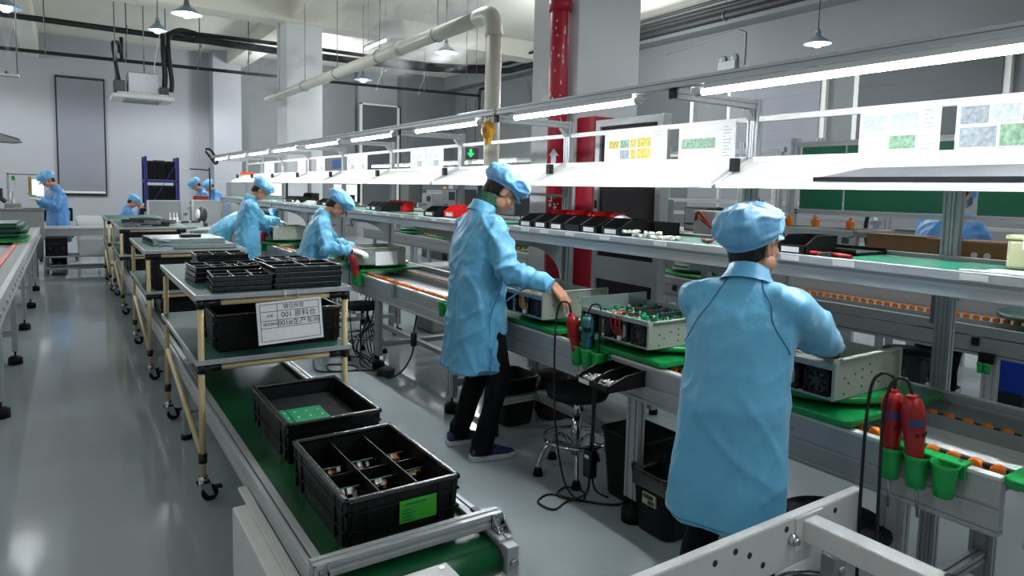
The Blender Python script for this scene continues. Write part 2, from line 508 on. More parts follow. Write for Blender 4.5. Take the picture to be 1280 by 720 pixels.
run('conduit_pipe', [(Xb - .35, 14, 4.75), (Xb - .35, 9, 4.76), (Xb - .35, 5.5, 4.79), (Xb - .35, 2.5, 4.8)], .03, 'pipe_black', 'slim black pipe slanting up beside the bundle along the right wall')
run('drain_pipe', [(-6, Yp + .5, 3.86), (0, Yp + .5, 3.88), (5, Yp + .5, 3.92), (9.15, Yp + .5, 3.98)], .036, 'pipe_black', 'long straight black pipe below the insulated pipes on the back side')
one('pipe_riser', MB().tube(smooth_path([(9.15, Yp + .5, 3.3), (9.15, Yp + .5, 4.0), (9.2, Yp + .5, 4.16), (9.45, Yp + .5, 4.2), (9.55, Yp + .5, 4.35)], 6), .04, 10), 'pipe_black', 'black drain riser hooking up at the far end of the straight black pipe', 'pipe')
one('pipe_riser', MB().tube([(.98, Yp + .42, 3.9), (.98, Yp + .42, 4.32)], .032, 10), 'pipe_black', 'short black stub standing on the straight black pipe', 'pipe')
for i, (x, y, z) in enumerate([(-.25, Yp, 4.4), (1.05, Yp, 4.4), (2.35, Yp, 4.3), (3.3, Yp, 4.3), (6.3, Yp, 4.3), (7.4, Yp, 4.3)]):
    one('pipe_hanger', MB().cyl((x, y + .2, 3.9), (x, y + .2, 5.02), .012, n=8).ring((x, y + .5, 3.9), .05, .008, 16, 6, 'x').ring((x, y, z), .075, .008, 16, 6, 'x').beam((x, y, z + .07), (x, y + .5, 3.95), .012, .012), 'alu_dark', 'threaded hanger rod holding the black pipes, number %s from the photo corner' % ['one', 'two', 'three', 'four', 'five', 'six'][i], 'hanger', None, None, 'pipe hangers')
for i, y in enumerate((5.4, 7.9, 10.2, 12.4)):
    one('pipe_hanger', MB().cyl((Xb, y, 4.55), (Xb, y, 5.02), .012, n=8).ring((Xb, y, 4.6), .09, .008, 16, 6, 'y'), 'alu_dark', 'hanger ring round the pipe bundle along the right wall, %s to the camera' % ORD[i], 'hanger', None, None, 'pipe hangers')

# ------------------------------------------------------------------ ceiling air conditioner
t = T('air_conditioner', 'grey cassette air conditioner hanging from rods before the back wall', 'air conditioner', (1.24, 14.6, 3.05))
P(t, 'body', MB().box(-.24, -.25, .10, .25, .3, .48), 'alu_dark', .015)
P(t, 'panel', MB().box(-.5, -.42, -.02, .5, .42, .06).box(-.42, -.36, .06, .42, .36, .1), 'white_metal', .02)
P(t, 'grille', MB().box(-.3, -.44, -.04, .3, -.2, -.01).box(-.3, .1, -.04, .3, .3, -.01), 'grey_metal', .004)
P(t, 'pump_box', MB().box(-.46, -.2, .1, -.28, .1, .32), 'machine_dark', .01)
P(t, 'pump_box', MB().box(.29, -.15, .1, .45, .12, .26), 'machine_dark', .01)
for x in (-.42, .42): P(t, 'rod', MB().cyl((x, 0, .1), (x, 0, 1.96), .01, n=8), 'alu_dark')
P(t, 'rod', MB().cyl((.05, 0, .48), (.05, 0, 1.96), .01, n=8), 'alu_dark')
P(t, 'riser_pipe', MB().tube(smooth_path([(.38, 0, .2), (.40, 0, .5), (.38, .0, 1.0), (.42, .15, 1.25), (.62, .3, 1.38), (.95, .3, 1.34)], 7), .05, 10), 'pipe_black')
P(t, 'riser_pipe', MB().tube(smooth_path([(.5, 0, .2), (.52, 0, .4), (.47, .0, .9), (.5, .15, 1.28), (.7, .25, 1.44), (1.0, .3, 1.43)], 7), .045, 10), 'pipe_black')
P(t, 'drain_hose', MB().tube(smooth_path([(-.36, 0, .3), (-.4, 0, .55), (-.44, .1, .95), (-.42, .2, 1.05), (-.34, .3, 1.05), (-.32, .4, .9)], 7), .035, 10), 'pipe_black')
P(t, 'wire', MB().tube(smooth_path([(.3, 0, .3), (.22, 0, .6), (.33, 0, 1.3)], 6), .008, 6), 'cable_white')

# ------------------------------------------------------------------ big white overhead pipe
duct = [(3.35, 13.8, 3.17), (3.36, 10, 3.17), (3.37, 7, 3.17), (3.38, 5.75, 3.17)]
t = T('duct_pipe', 'long white plastic pipe under the ceiling bending down beside the near column', 'pipe', (0, 0, 0))
P(t, 'horizontal_run', MB().tube(duct, .075, 20), 'pvc_pipe')
P(t, 'elbow', MB().tube([(3.38, 5.78, 3.17)] + bez((3.38, 5.7, 3.17), (3.38, 5.52, 3.18), (3.38, 5.48, 3.13), (3.38, 5.48, 2.95), 10), .084, 20), 'pvc_pipe')
P(t, 'drop', MB().cyl((3.38, 5.48, .02), (3.38, 5.48, 3.0), .075, n=20), 'pvc_pipe')
for y in (7.6, 10.4, 12.6): P(t, 'coupling', MB().cyl((3.363, y - .09, 3.17), (3.363, y + .09, 3.17), .083, n=20), 'pvc_pipe')
for y in (6.6, 8.2, 9.8, 11.4, 13): P(t, 'hanger', MB().ring((3.364, y, 3.17), .084, .006, 20, 6, 'y').cyl((3.364, y, 3.25), (3.364, y, 4.5), .006, n=6), 'alu_dark')

# ------------------------------------------------------------------ red riser, fire cabinet, emergency light, exit sign
t = T('fire_riser', 'red fire water pipe with peeling paint running up the near column', 'pipe', (3.5, 4.62, 0))
P(t, 'pipe', MB().cyl((0, 0, 0), (0, 0, 4.9), .08, n=24), 'red_paint')
P(t, 'coupling', MB().cyl((0, 0, 3.02), (0, 0, 3.12), .095, n=24), 'red_paint')
P(t, 'coupling', MB().cyl((0, 0, .55), (0, 0, .64), .095, n=24), 'red_paint')
def onpipe(poly, z0):
    vs = [(-math.cos(a / .081 + .62) * .0815, -math.sin(a / .081 + .62) * .0815, z0 + b) for a, b in poly]
    return MB()._add(vs, [tuple(range(len(vs)))])
ar = MB()
for a0, a1 in ((-.045, -.0225), (-.0225, 0), (0, .0225), (.0225, .045)):
    h = lambda a: .13 - abs(a) / .045 * .06
    def pt(a, b): return (-math.cos(a / .081 + .62) * .0818, -math.sin(a / .081 + .62) * .0818, 1.75 + b)
    ar._add([pt(a0, .07), pt(a1, .07), pt(a1, h(a1)), pt(a0, h(a0))], [(3, 2, 1, 0)])
    if abs(a0 + a1) < .05: ar._add([pt(a0, 0), pt(a1, 0), pt(a1, .07), pt(a0, .07)], [(3, 2, 1, 0)])
P(t, 'flow_arrow', ar, 'label_white')
ch = MB()
for i, (a, b, w, h) in enumerate([(-.03, .1, .05, .008), (-.01, .07, .008, .07), (-.04, .075, .035, .008), (.01, .05, .045, .008), (-.03, .03, .02, .03), (.01, .02, .03, .008), (.02, .0, .008, .05)]):
    def pt2(a, b): return (-math.cos(a / .081 + .62) * .0818, -math.sin(a / .081 + .62) * .0818, 1.36 + b)
    ch._add([pt2(a, b), pt2(a + w, b), pt2(a + w, b + h), pt2(a, b + h)], [(3, 2, 1, 0)])
P(t, 'lettering', ch, 'label_white')
fl = MB()
rr = random.Random(3)
for i in range(26):
    z = rr.uniform(2.05, 2.95); a = rr.uniform(-.06, .07)
    w, h = rr.uniform(.004, .014), rr.uniform(.008, .05)
    def pt3(a, b): return (-math.cos(a / .081 + .62) * .0814, -math.sin(a / .081 + .62) * .0814, z + b)
    fl._add([pt3(a, 0), pt3(a + w, h * .3), pt3(a + w * .8, h), pt3(a - w * .3, h * .7)], [(3, 2, 1, 0)])
tag(P(t, 'paint_scrape', fl, 'column_paint'), kind='stuff')
t = T('fire_cabinet', 'narrow red fire cabinet on the front of the near column', 'cabinet', (3.72, 4.36, .3))
P(t, 'body', MB().box(-.11, -.1, 0, .11, .125, 1.84), 'red_paint', .008)
P(t, 'door', MB().box(-.095, -.115, .03, .095, -.1, 1.8), 'red_paint', .006)
P(t, 'handle', MB().box(.05, -.13, .85, .07, -.115, 1.0), 'alu', .003)

t = T('emergency_light', 'twin-head emergency light with conduit on the right wall', 'emergency light', (10.5, 8.55, 3.95))
P(t, 'box', MB().box(-.09, -.2, -.08, 0, .2, .08), 'panel_grey', .01)
for y in (-.13, .13):
    P(t, 'lamp_head', MB().lathe([(.03, 0), (.075, .05), (.08, .06), (.07, .06), (.02, .02)], (-.1, y, .12), 16, 'x'), 'panel_grey')
P(t, 'conduit', MB().tube([(-.02, -.35, -.02), (-.02, -.35, .55), (-.02, -.2, .62), (-.02, 1.6, .45)], .014, 8), 'panel_grey')
t = T('exit_sign', 'small green exit sign with a white arrow hanging before the far wall', 'sign', (6.0, 10.45, 2.14))
P(t, 'case', MB().box(-.17, -.02, -.08, .17, .02, .12), 'machine_dark', .006)
P(t, 'face', MB().box(-.155, -.024, -.07, .155, -.02, .11), 'machine_dark')
P(t, 'arrow', MB().prism([(-.025, .09), (.025, .09), (.025, .02), (.075, .02), (0, -.055), (-.075, .02), (-.025, .02)], 'y', -.027, -.024), 'exit_green')
P(t, 'hanger', MB().cyl((-.1, 0, .12), (-.1, 0, 2.72), .006, n=6).cyl((.1, 0, .12), (.1, 0, 2.72), .006, n=6), 'cable')
# ------------------------------------------------------------------ main assembly line
XF, XB = 2.13, 2.87
wheel_me = MB().lathe([(.006, -.011), (.017, -.011), (.022, -.006), (.022, .006), (.017, .011), (.006, .011)], n=14, axis='x').mesh('roller_wheel')
wheel_me.materials.append(MATS['orange_wheel'])
hub_mb = lambda: MB()
def leg_mb(x, y, z1, w=.04, d=.08):
    mb = MB()
    slot_profile(mb, (x, y - d / 4, .11), (x, y - d / 4, z1), w, d / 2, .01, (0, 1, 0))
    slot_profile(mb, (x, y + d / 4, .11), (x, y + d / 4, z1), w, d / 2, .01, (0, 1, 0))
    return mb
def foot_mb(x, y):
    return MB().lathe([(.008, .12), (.008, .07), (.03, .066), (.05, .055), (.052, .0)], (x, y, 0), 20)
def bench(y0, y1, legs, label, wheels=50, xf=XF, xb=XB, flip=1):
    t = T('conveyor_bench', label, 'conveyor', (0, 0, 0), 0, 'assembly line conveyor sections')
    f = MB()
    f.box(xf, y0, .672, xf + .035, y1, .748).box(xf + .002, y0, .602, xf + .035, y1, .664).box(xf + .008, y0, .66, xf + .03, y1, .675)
    f.box(xf - .006, y0, .588, xf + .04, y1, .602)
    P(t, 'front_beam', f, 'alu', .002)
    P(t, 'front_ledge', MB().box(xf - .004, y0, .748, xf + .03, y1, .76), 'white_metal', .002)
    b = MB()
    b.box(xb - .035, y0, .672, xb, y1, .748).box(xb - .035, y0, .602, xb - .002, y1, .664).box(xb - .03, y0, .66, xb - .008, y1, .675).box(xb - .03, y0, .748, xb + .004, y1, .775)
    P(t, 'back_beam', b, 'alu', .002)
    g = MB()
    g.prism([(xf + .03, .742), (xf + .085, .728), (xf + .085, .715), (xf + .03, .715)], 'y', y0, y1)
    g.box(xf + .118, y0, .70, xf + .126, y1, .752)
    g.box(xf + .455, y0, .69, xf + .463, y1, .752).box(xf + .505, y0, .69, xf + .513, y1, .735)
    g.prism([(xf + .513, .715), (xb - .03, .735), (xb - .03, .722), (xf + .513, .70)], 'y', y0, y1)
    P(t, 'guide_rail', g, 'grey_metal')
    P(t, 'bed', MB().box(xf + .126, y0, .69, xf + .456, y1, .703), 'bed_white')
    n = int(min(wheels, (y1 - y0 - .06) / .058))
    for k in range(n):
        y = y0 + .045 + k * (y1 - y0 - .09) / max(1, n - 1)
        for x in (xf + .102, xf + .485):
            o = link(bpy.data.objects.new('roller_wheel', wheel_me), t, (x, y, .739))
    P(t, 'axle_rod', MB().cyl((xf + .102, y0 + .02, .745), (xf + .102, y1 - .02, .745), .007, n=8).cyl((xf + .485, y0 + .02, .745), (xf + .485, y1 - .02, .745), .007, n=8), 'black_plastic')
    for y in legs:
        for x in (xf + .03, xb - .03):
            l = P(t, 'leg', leg_mb(x, y, .588), 'alu', .001)
            P(l, 'foot', foot_mb(x, y), 'black_rubber')
        P(t, 'cross_bar', slot_profile(MB(), (xf + .05, y, .2), (xb - .05, y, .2), .04, .04), 'alu')
    P(t, 'stretcher', slot_profile(MB(), (2.5, y0 + .05, .2), (2.5, y1 - .05, .2), .04, .04), 'alu')
    scr = MB()
    for y in legs:
        if y + .6 > y1: continue
        scr.cyl((xf - .004, y + .35, .70), (xf + .004, y + .35, .70), .007, n=8).cyl((xf - .004, y + .55, .69), (xf + .004, y + .55, .69), .006, n=8)
    P(t, 'screw', scr, 'chrome')
    return t
bench(.74, 3.68, (1.03, 2.19, 3.45), 'near section of the assembly line conveyor, in front of the two closest workers')
bench(3.70, 6.68, (3.95, 5.25, 6.4), 'second section of the assembly line conveyor with a bare white bed')
bench(6.70, 9.68, (6.95, 8.2, 9.4), 'third section of the assembly line conveyor past the second closest pair of workers')
bench(9.70, 13.2, (9.95, 11.4, 12.9), 'farthest section of the assembly line conveyor')
bench(-.9, .68, (-.6,), 'conveyor section cut off by the bottom right corner of the photo')

# overhead frame: posts, arms, light rail, poster rail
POSTS = [2.185, 3.69, 5.2, 6.7, 8.2, 9.62, 11.0, 12.4, 13.6]
def post(y, z1, label):
    t = T('upright_post', label, 'post', (2.9, y, 0), 0, 'uprights along the assembly line')
    P(t, 'profile', slot_profile(slot_profile(MB(), (0, -.016, .0), (0, -.016, z1), .04, .03, .009, (0, 1, 0)), (0, .016, 0), (0, .016, z1), .04, .03, .009, (0, 1, 0)), 'alu', .001)
    if z1 > 1.9:
        P(t, 'arm', slot_profile(MB(), (.02, 0, 1.973), (-.585, 0, 1.973), .04, .042), 'alu', .001)
        P(t, 'end_cap', MB().box(-.598, -.021, 1.951, -.585, .021, 1.995), 'black_plastic', .002)
        P(t, 'gusset', MB().prism([(-.02, 1.952), (-.075, 1.952), (-.075, 1.945), (-.028, 1.895), (-.02, 1.895)], 'y', -.018, .018).cyl((-.06, 0, 1.944), (-.05, 0, 1.93), .008, n=8), 'chrome')
    g = [( -.02, 1.2), (-.44, 1.2), (-.44, 1.165)]
    for k in range(9):
        a = k / 8 * PI / 2
        g.append((-.40 + .36 * math.sin(a), 1.16 - .25 * (1 - math.cos(a))))
    g.append((-.02, .9))
    if z1 > 1.9: P(t, 'shelf_bracket', MB().prism([(u, v) for u, v in g], 'y', -.006, .006).box(-.46, -.025, 1.19, -.02, .025, 1.2), 'laminate')
    return t
post(1.245, 1.57, 'short double upright rising from the bench to the white tray at the right')
for i, y in enumerate(POSTS): post(y, 2.0, '%s tall upright with a lamp arm on the assembly line' % ORD[i])

def rail(y0, y1, label):
    t = T('light_rail', label, 'rail', (0, 0, 0), 0, 'light rails')
    P(t, 'profile', slot_profile(MB(), (2.305, y0, 2.014), (2.305, y1, 2.014), .05, .038, .012), 'alu', .0015)
    P(t, 'red_strip', MB().box(2.29, y0 + .1, 2.034, 2.31, y0 + .5, 2.042), 'mirror_lens')
    return t
rail(-.6, 3.65, 'near overhead aluminium light rail')
rail(3.68, 7.6, 'middle overhead aluminium light rail')
rail(7.63, 13.7, 'far overhead aluminium light rail')
bays = [(.66, 2.04), (2.38, 3.49), (3.87, 4.88), (5.28, 6.3), (6.62, 7.75), (8.1, 9.2), (9.42, 10.6), (10.85, 11.95), (12.2, 13.3)]
LINE_TUBES = []
for i, (a, b) in enumerate(bays):
    t = T('tube_light', '%s lit fluorescent tube under the light rail of the assembly line' % ORD[i], 'tube light', (2.30, (a + b) / 2, 1.962), 0, 'tube lights of the assembly line')
    L = (b - a) / 2
    P(t, 'tube', MB().cyl((0, -L + .03, 0), (0, L - .03, 0), .0145, n=14), 'tube_glow')
    for s in (-1, 1): P(t, 'end_cap', MB().cyl((0, s * L, 0), (0, s * (L - .035), 0), .017, n=14).box(-.012, s * L - .02, 0, .012, s * L + .02, .02), 'white_metal')
    P(t, 'holder', MB().box(-.014, -L + .05, .010, .02, L - .05, .033), 'white_metal')
t = T('cord_plug', 'black cord end hanging off the far tip of the light rail', 'cord', (2.49, 13.72, 2.02))
t.location = (2.3, 13.75, 2.06)
P(t, 'loop', MB().tube(smooth_path([(-.1, .02, .1), (-.02, 0, .09), (.06, 0, -.02), (.1, 0, -.14), (.06, .01, -.16), (-.02, 0, -.05), (-.1, .02, .06)], 6), .022, 8), 'cable')

# poster rail between uprights and posters
ys = [-.6] + POSTS
for i in range(len(ys) - 1):
    one('poster_rail', MB().box(2.885, ys[i] + .035, 1.887, 2.91, ys[i + 1] - .035, 1.915), 'tray_white', '%s white bar between uprights that posters hang from' % ORD[i], 'rail', group='poster rails', bevel=.002)
def poster(y0, y1, pics, label, z0=1.69, z1=1.9):
    t = T('work_instruction', label, 'poster', (2.88, (y0 + y1) / 2, z0), 0, 'work instruction posters')
    w = (y1 - y0) / 2; h = z1 - z0
    P(t, 'sheet', MB().box(-.002, -w, 0, .001, w, h), 'poster_white')
    for (u0, v0, u1, v1, m) in pics:   # u from the right edge of the sheet as seen (small y) , v from top
        P(t, 'photo', MB().box(-.0032, w - u0 * 2 * w, h - v0 * h, -.002, w - u1 * 2 * w, h - v1 * h), m)
    tx = MB()
    r = random.Random(int(y0 * 100))
    for k in range(11):
        v = .1 + k * .08
        tx.box(-.0028, w - .80 * 2 * w, h - v * h, -.002, w - (.82 + .14 * r.random()) * 2 * w, h - (v + .018) * h)
    for k in range(3):
        v = .86 + k * .04
        tx.box(-.0028, w - .08 * 2 * w, h - v * h, -.002, w - (.3 + .4 * r.random()) * 2 * w, h - (v + .014) * h)
    P(t, 'text_lines', tx, 'text_grey')
    return t
poster(2.755, 3.29, [(.08, .28, .25, .5, 'photo_yellow'), (.27, .27, .42, .5, 'photo_green'), (.44, .26, .53, .5, 'photo_yellow'), (.55, .24, .76, .5, 'photo_yellow'), (.27, .56, .42, .82, 'photo_grey'), (.44, .55, .53, .82, 'photo_yellow'), (.55, .53, .76, .82, 'photo_yellow')], 'work instruction poster with yellow photos, beside the near column')
poster(2.28, 2.665, [(.06, .36, .66, .62, 'photo_green')], 'work instruction poster with one green strip, left of the nearest tall upright')
poster(1.305, 1.63, [(.05, .14, .36, .46, 'photo_pale'), (.4, .12, .74, .44, 'photo_pale'), (.4, .56, .72, .82, 'photo_green')], 'work instruction poster with two pale photos over a green one')
poster(.75, 1.25, [(.03, .1, .22, .42, 'photo_grey'), (.24, .1, .42, .42, 'photo_pale'), (.44, .1, .76, .42, 'photo_grey'), (.03, .48, .28, .84, 'photo_grey'), (.30, .46, .76, .84, 'photo_green')], 'work instruction poster at the right edge with five photos')
far_pics = [(.1, .25, .4, .5, 'photo_pale'), (.45, .25, .75, .5, 'photo_pale'), (.1, .55, .4, .8, 'photo_pale'), (.45, .55, .75, .8, 'photo_grey')]
for y0, y1, l in ((5.86, 6.2, 'white poster left of the exit sign, left one of two touching'), (5.5, 5.85, 'white poster left of the exit sign, right one of two touching'), (7.7, 8.03, 'white poster before the second tube row, left one of the pair'), (7.36, 7.69, 'white poster before the second tube row, right one of the pair'), (8.88, 9.22, 'white poster beside the blue wall label'), (9.75, 10.12, 'white poster between the sixth and seventh uprights'), (11.5, 12.15, 'farthest white poster, near the end of the line')):
    poster(y0, y1, far_pics, 'work instruction, ' + l)
one('wall_label', MB().box(-.01, -.3, -.07, .01, .3, .07), 'blue_label', 'blue label plate seen between far posters', 'sign', (3.6, 10.4, 1.87))

# sloping white trays above the work
def tray(y0, y1, label):
    t = T('white_tray', label, 'tray', (0, 0, 0), 0, 'sloping white trays')
    P(t, 'plate', MB().prism([(2.615, 1.562), (2.87, 1.682), (2.87, 1.694), (2.612, 1.573)], 'y', y0, y1), 'tray_white')
    P(t, 'front_lip', MB().box(2.606, y0, 1.553, 2.618, y1, 1.585), 'tray_white', .002)
    P(t, 'back_lip', MB().box(2.862, y0, 1.675, 2.874, y1, 1.715), 'tray_white', .002)
    for y in (y0, y1 - .012): P(t, 'bracket', MB().prism([(2.62, 1.575), (2.88, 1.695), (2.88, 1.722), (2.62, 1.588)], 'y', y, y + .012), 'white_metal')
    P(t, 'bracket_cap', MB().box(2.70, y1 - .04, 1.635, 2.735, y1, 1.70), 'black_plastic', .003)
    P(t, 'label', MB().box(2.603, y0 + .06, 1.556, 2.606, y0 + .16, 1.58), 'label_white')
    return t
edges = [-.6, .735] + POSTS
trays = [(-.6, 2.17)] + [(POSTS[i] + .015, POSTS[i + 1] - .015) for i in range(len(POSTS) - 1)]
for i, (a, b) in enumerate(trays): tray(a, b, '%s sloping white tray over the assembly line' % ORD[i])
t = T('scraper_blade', 'long dark metal strip lying on the nearest white tray', 'tool', (0, 0, 0))
P(t, 'strip', MB()._add([(2.612, .5, 1.60), (2.612, 1.64, 1.60), (2.70, 1.50, 1.64), (2.72, .5, 1.65), (2.612, .5, 1.604), (2.612, 1.64, 1.604), (2.70, 1.50, 1.644), (2.72, .5, 1.654)], [(0, 1, 2, 3), (7, 6, 5, 4), (0, 4, 5, 1), (1, 5, 6, 2), (2, 6, 7, 3), (3, 7, 4, 0)]), 'alu_dark')
P(t, 'rubber_edge', MB().box(2.602, .5, 1.586, 2.613, 1.66, 1.604), 'black_rubber')
t = T('spring_balancer', 'yellow spring balancer hanging from the light rail', 'balancer', (2.3, 3.775, 1.905))
P(t, 'drum', MB().lathe([(.0, -.03), (.045, -.028), (.058, -.015), (.058, .015), (.045, .028), (0, .03)], (0, 0, 0), 24, 'x'), 'yellow')
P(t, 'nose', MB().prism([(-.03, -.04), (.03, -.04), (.012, -.095), (-.012, -.095)], 'x', -.015, .015), 'yellow', .004)
P(t, 'cap', MB().cyl((-.036, 0, 0), (.036, 0, 0), .02, n=16), 'wire_red')
P(t, 'hook', MB().ring((0, 0, .075), .022, .006, 20, 8, 'x'), 'chrome')

# green-topped shelf
def shelf(y0, y1, label, labs=()):
    t = T('work_shelf', label, 'shelf', (0, 0, 0), 0, 'shelves above the assembly line')
    P(t, 'green_mat', MB().box(2.42, y0, 1.27, 2.85, y1, 1.29), 'shelf_green')
    P(t, 'front_profile', MB().box(2.385, y0, 1.262, 2.42, y1, 1.294).prism([(2.385, 1.262), (2.395, 1.25), (2.395, 1.235), (2.42, 1.235), (2.42, 1.262)], 'y', y0, y1).box(2.39, y0, 1.205, 2.42, y1, 1.236), 'alu', .002)
    P(t, 'back_profile', MB().box(2.845, y0, 1.21, 2.878, y1, 1.305), 'alu', .002)
    P(t, 'end_cap', MB().box(2.385, y1, 1.205, 2.42, y1 + .01, 1.294), 'black_plastic')
    P(t, 'under_frame', MB().box(2.42, y0, 1.205, 2.85, y0 + .03, 1.27).box(2.42, y1 - .03, 1.205, 2.85, y1, 1.27), 'grey_metal')
    for y in labs: P(t, 'sticker', MB().box(2.3825, y - .04, 1.268, 2.3855, y + .04, 1.288), 'label_white')
    return t
shelf(.4, 3.74, 'nearest green-topped shelf over the assembly line', (.95, 1.38, 1.6, 2.3, 2.7, 3.0, 3.25, 3.45))
shelf(4.0, 6.68, 'second green-topped shelf over the assembly line, behind the standing worker with a green collar', (4.4, 4.7, 5.0, 5.3, 5.6, 5.9, 6.2))
shelf(6.72, 9.68, 'third green-topped shelf over the assembly line', (7.0, 7.4, 7.9, 8.4, 9.0))
shelf(9.72, 13.3, 'farthest green-topped shelf over the assembly line')
t = T('rear_shelf', 'narrow shelf behind the near uprights carrying the jig frame and cartons', 'shelf', (0, 0, 0))
P(t, 'plate', MB().box(2.925, .5, 1.24, 3.42, 2.42, 1.255), 'grey_metal', .003)
P(t, 'edge_rail', MB().box(3.40, .5, 1.19, 3.43, 2.42, 1.27), 'alu', .002)
for y in (.6, 1.3, 2.3): P(t, 'bracket', MB().prism([(2.92, 1.24), (3.4, 1.24), (3.4, 1.22), (2.92, 1.02)], 'y', y - .01, y + .01), 'grey_metal')

# ------------------------------------------------------------------ parts bins
def bin_parts(t, m, L=.2, W=.11, H=.085, label=True):
    """open-fronted stacking bin, mouth towards -x"""
    b = MB()
    b.box(0, -W / 2, 0, L, W / 2, .004)
    for y in (-W / 2, W / 2 - .004): b.prism([(0, 0), (L, 0), (L, H), (L * .35, H), (.012, H * .55), (0, H * .5)], 'y', y, y + .004)
    b.box(L - .004, -W / 2, 0, L, W / 2, H).box(0, -W / 2, 0, .004, W / 2, H * .5)
    P(t, 'body', b, m)
    P(t, 'rim', MB().box(L * .35, -W / 2 - .004, H - .006, L, -W / 2 + .001, H).box(L * .35, W / 2 - .001, H - .006, L, W / 2 + .004, H).box(L - .004, -W / 2, H - .006, L + .004, W / 2, H), m)
    if label: P(t, 'label', MB().box(-.0012, -W * .3, H * .12, 0, W * .3, H * .4), 'label_white')
def pbin(x, y, z, m, label, group, rz=0, L=.2, W=.11, H=.085, lab=True):
    t = T('parts_bin', label, 'parts bin', (x, y, z), rz, group)
    bin_parts(t, m, L, W, H, lab)
    return t
yy = [3.5, 3.34, 3.18, 3.03, 2.88, 2.70]
wd = ['farthest', 'second farthest', 'third farthest', 'third nearest', 'second nearest', 'nearest']
for i, y in enumerate(yy):
    pbin(2.42, y, 1.291, 'black_plastic', '%s black parts bin in the row beside the bent worker with the green collar' % wd[i], 'black bins on the nearest shelf', 0, .24, .145, .085, i not in (3,))
one('parts_box', MB().box(-.1, -.12, 0, .1, .12, .005).box(-.1, -.12, 0, -.095, .12, .07).box(.095, -.12, 0, .1, .12, .07).box(-.1, -.12, 0, .1, -.115, .07).box(-.1, .115, 0, .1, .12, .07), 'black_plastic', 'open black box behind the nearest black bin of the row', 'box', (2.745, 2.72, 1.291))
for i, y in enumerate((3.55, 3.33, 3.12)): pbin(2.69, y, 1.291, 'red_bin', '%s red bin behind the row of black bins' % ['farthest', 'middle', 'nearest'][i], 'red bins behind the black row', 0, .15, .17, .105, False)
t = one('white_scoop', MB().lathe([(.09, 0), (.085, .03), (.06, .075), (.02, .095), (.001, .098)], n=20), 'paper', 'white domed dish tipped among the black bins', 'dish', (2.76, 2.98, 1.291))
r = random.Random(11)
for i in range(24):
    y = r.uniform(2.32, 2.62) if i > 3 else r.uniform(2.55, 2.64)
    x = 2.44 + r.uniform(0, .1)
    c = MB().cyl((-.012, 0, .010), (.012, 0, .010), .0095, n=10).cyl((.012, 0, .010), (.019, 0, .010), .006, n=8)
    zz = 1.291 + (.016 if i % 3 == 0 else 0)
    one('white_connector', c, 'white_plastic', 'small white plastic connector in the loose heap at the shelf edge', 'connector', (x, y, zz), r.uniform(0, 6.2), 'loose white connectors')
for i in range(4):
    one('yellow_connector', MB().box(-.012, -.008, 0, .012, .008, .012).cyl((.012, 0, .006), (.022, 0, .006), .004, n=8), 'yellow', 'tiny yellow connector among the white heap', 'connector', (2.56 + .02 * i, 2.5 + .03 * (i % 2), 1.291), r.uniform(0, 6), 'loose yellow connectors')
t = T('pliers', 'dark red pliers lying past the white connector heap', 'pliers', (2.56, 2.16, 1.291), .7)
P(t, 'handles', MB().tube([(0, .01, .008), (.06, .02, .008), (.11, .028, .008)], .007, 8).tube([(0, -.01, .008), (.06, -.02, .008), (.11, -.028, .008)], .007, 8), 'wire_red')
P(t, 'jaws', MB().prism([(0, -.012), (0, .012), (-.05, .004), (-.05, -.004)], 'z', .002, .014), 'machine_dark')

# bins and screens on the farther shelves
for i, y in enumerate((6.42, 6.28, 6.14)):
    pbin(2.52, y, 1.291, 'black_plastic', '%s of three black bins on the second shelf, right of the third closest worker' % ['left', 'middle', 'right'][i], 'black bins on the second shelf', 0, .22, .13, .085, i != 2)
for i, y in enumerate((6.35, 6.12)): pbin(2.72, y, 1.291, 'red_bin', '%s red bin behind the black bins of the second shelf' % ['left', 'right'][i], 'red bins on the second shelf', 0, .12, .18, .1, False)
pbin(2.48, 4.98, 1.291, 'black_plastic', 'single black bin left of the worker with the green collar', None, 0, .22, .2, .085)
pbin(2.55, 4.76, 1.291, 'red_bin', 'single red bin beside the shoulder of the worker with the green collar', None, 0, .2, .18, .1)
one('flat_ruler', MB().box(-.02, -.28, 0, .02, .28, .006), 'machine_dark', 'dark flat ruler lying on the second shelf', 'ruler', (2.5, 5.55, 1.291))
for i, y in enumerate((9.5, 9.3, 9.1, 8.0, 7.8, 7.6)):
    pbin(2.52, y, 1.291, 'black_plastic' if i != 1 else 'dark_cloth', '%s dark bin on the third shelf behind the far workers' % ['farthest', 'second farthest', 'third farthest', 'third nearest', 'second nearest', 'nearest'][i], 'dark bins on the third shelf', 0, .22, .16, .08, i % 2 == 0)
for i, y in enumerate((9.2, 7.85)): pbin(2.72, y, 1.291, 'dark_cloth', '%s dull red bin at the back of the third shelf' % ['far', 'near'][i], 'dull red bins on the third shelf', 0, .12, .4, .13, False)
for i, (y, w) in enumerate(((11.9, 1.0), (8.55, .9))):
    t = T('monitor', 'white lit screen behind the %s' % ('third closest worker' if i else 'fourth closest worker'), 'monitor', (3.06, y, 1.20))
    P(t, 'case', MB().box(-.02, -w / 2, .12, .02, w / 2, .36), 'machine_dark', .006)
    P(t, 'screen', MB().box(-.0225, -w / 2 + .012, .132, -.02, w / 2 - .012, .348), 'screen_sheet_glow')
    P(t, 'arm', MB().box(.02, -.03, .15, .08, .03, .3).box(.06, -.03, -.2, .08, .03, .3).box(-.17, -.03, -.2, .08, .03, -.17), 'alu_dark')
r = random.Random(77)
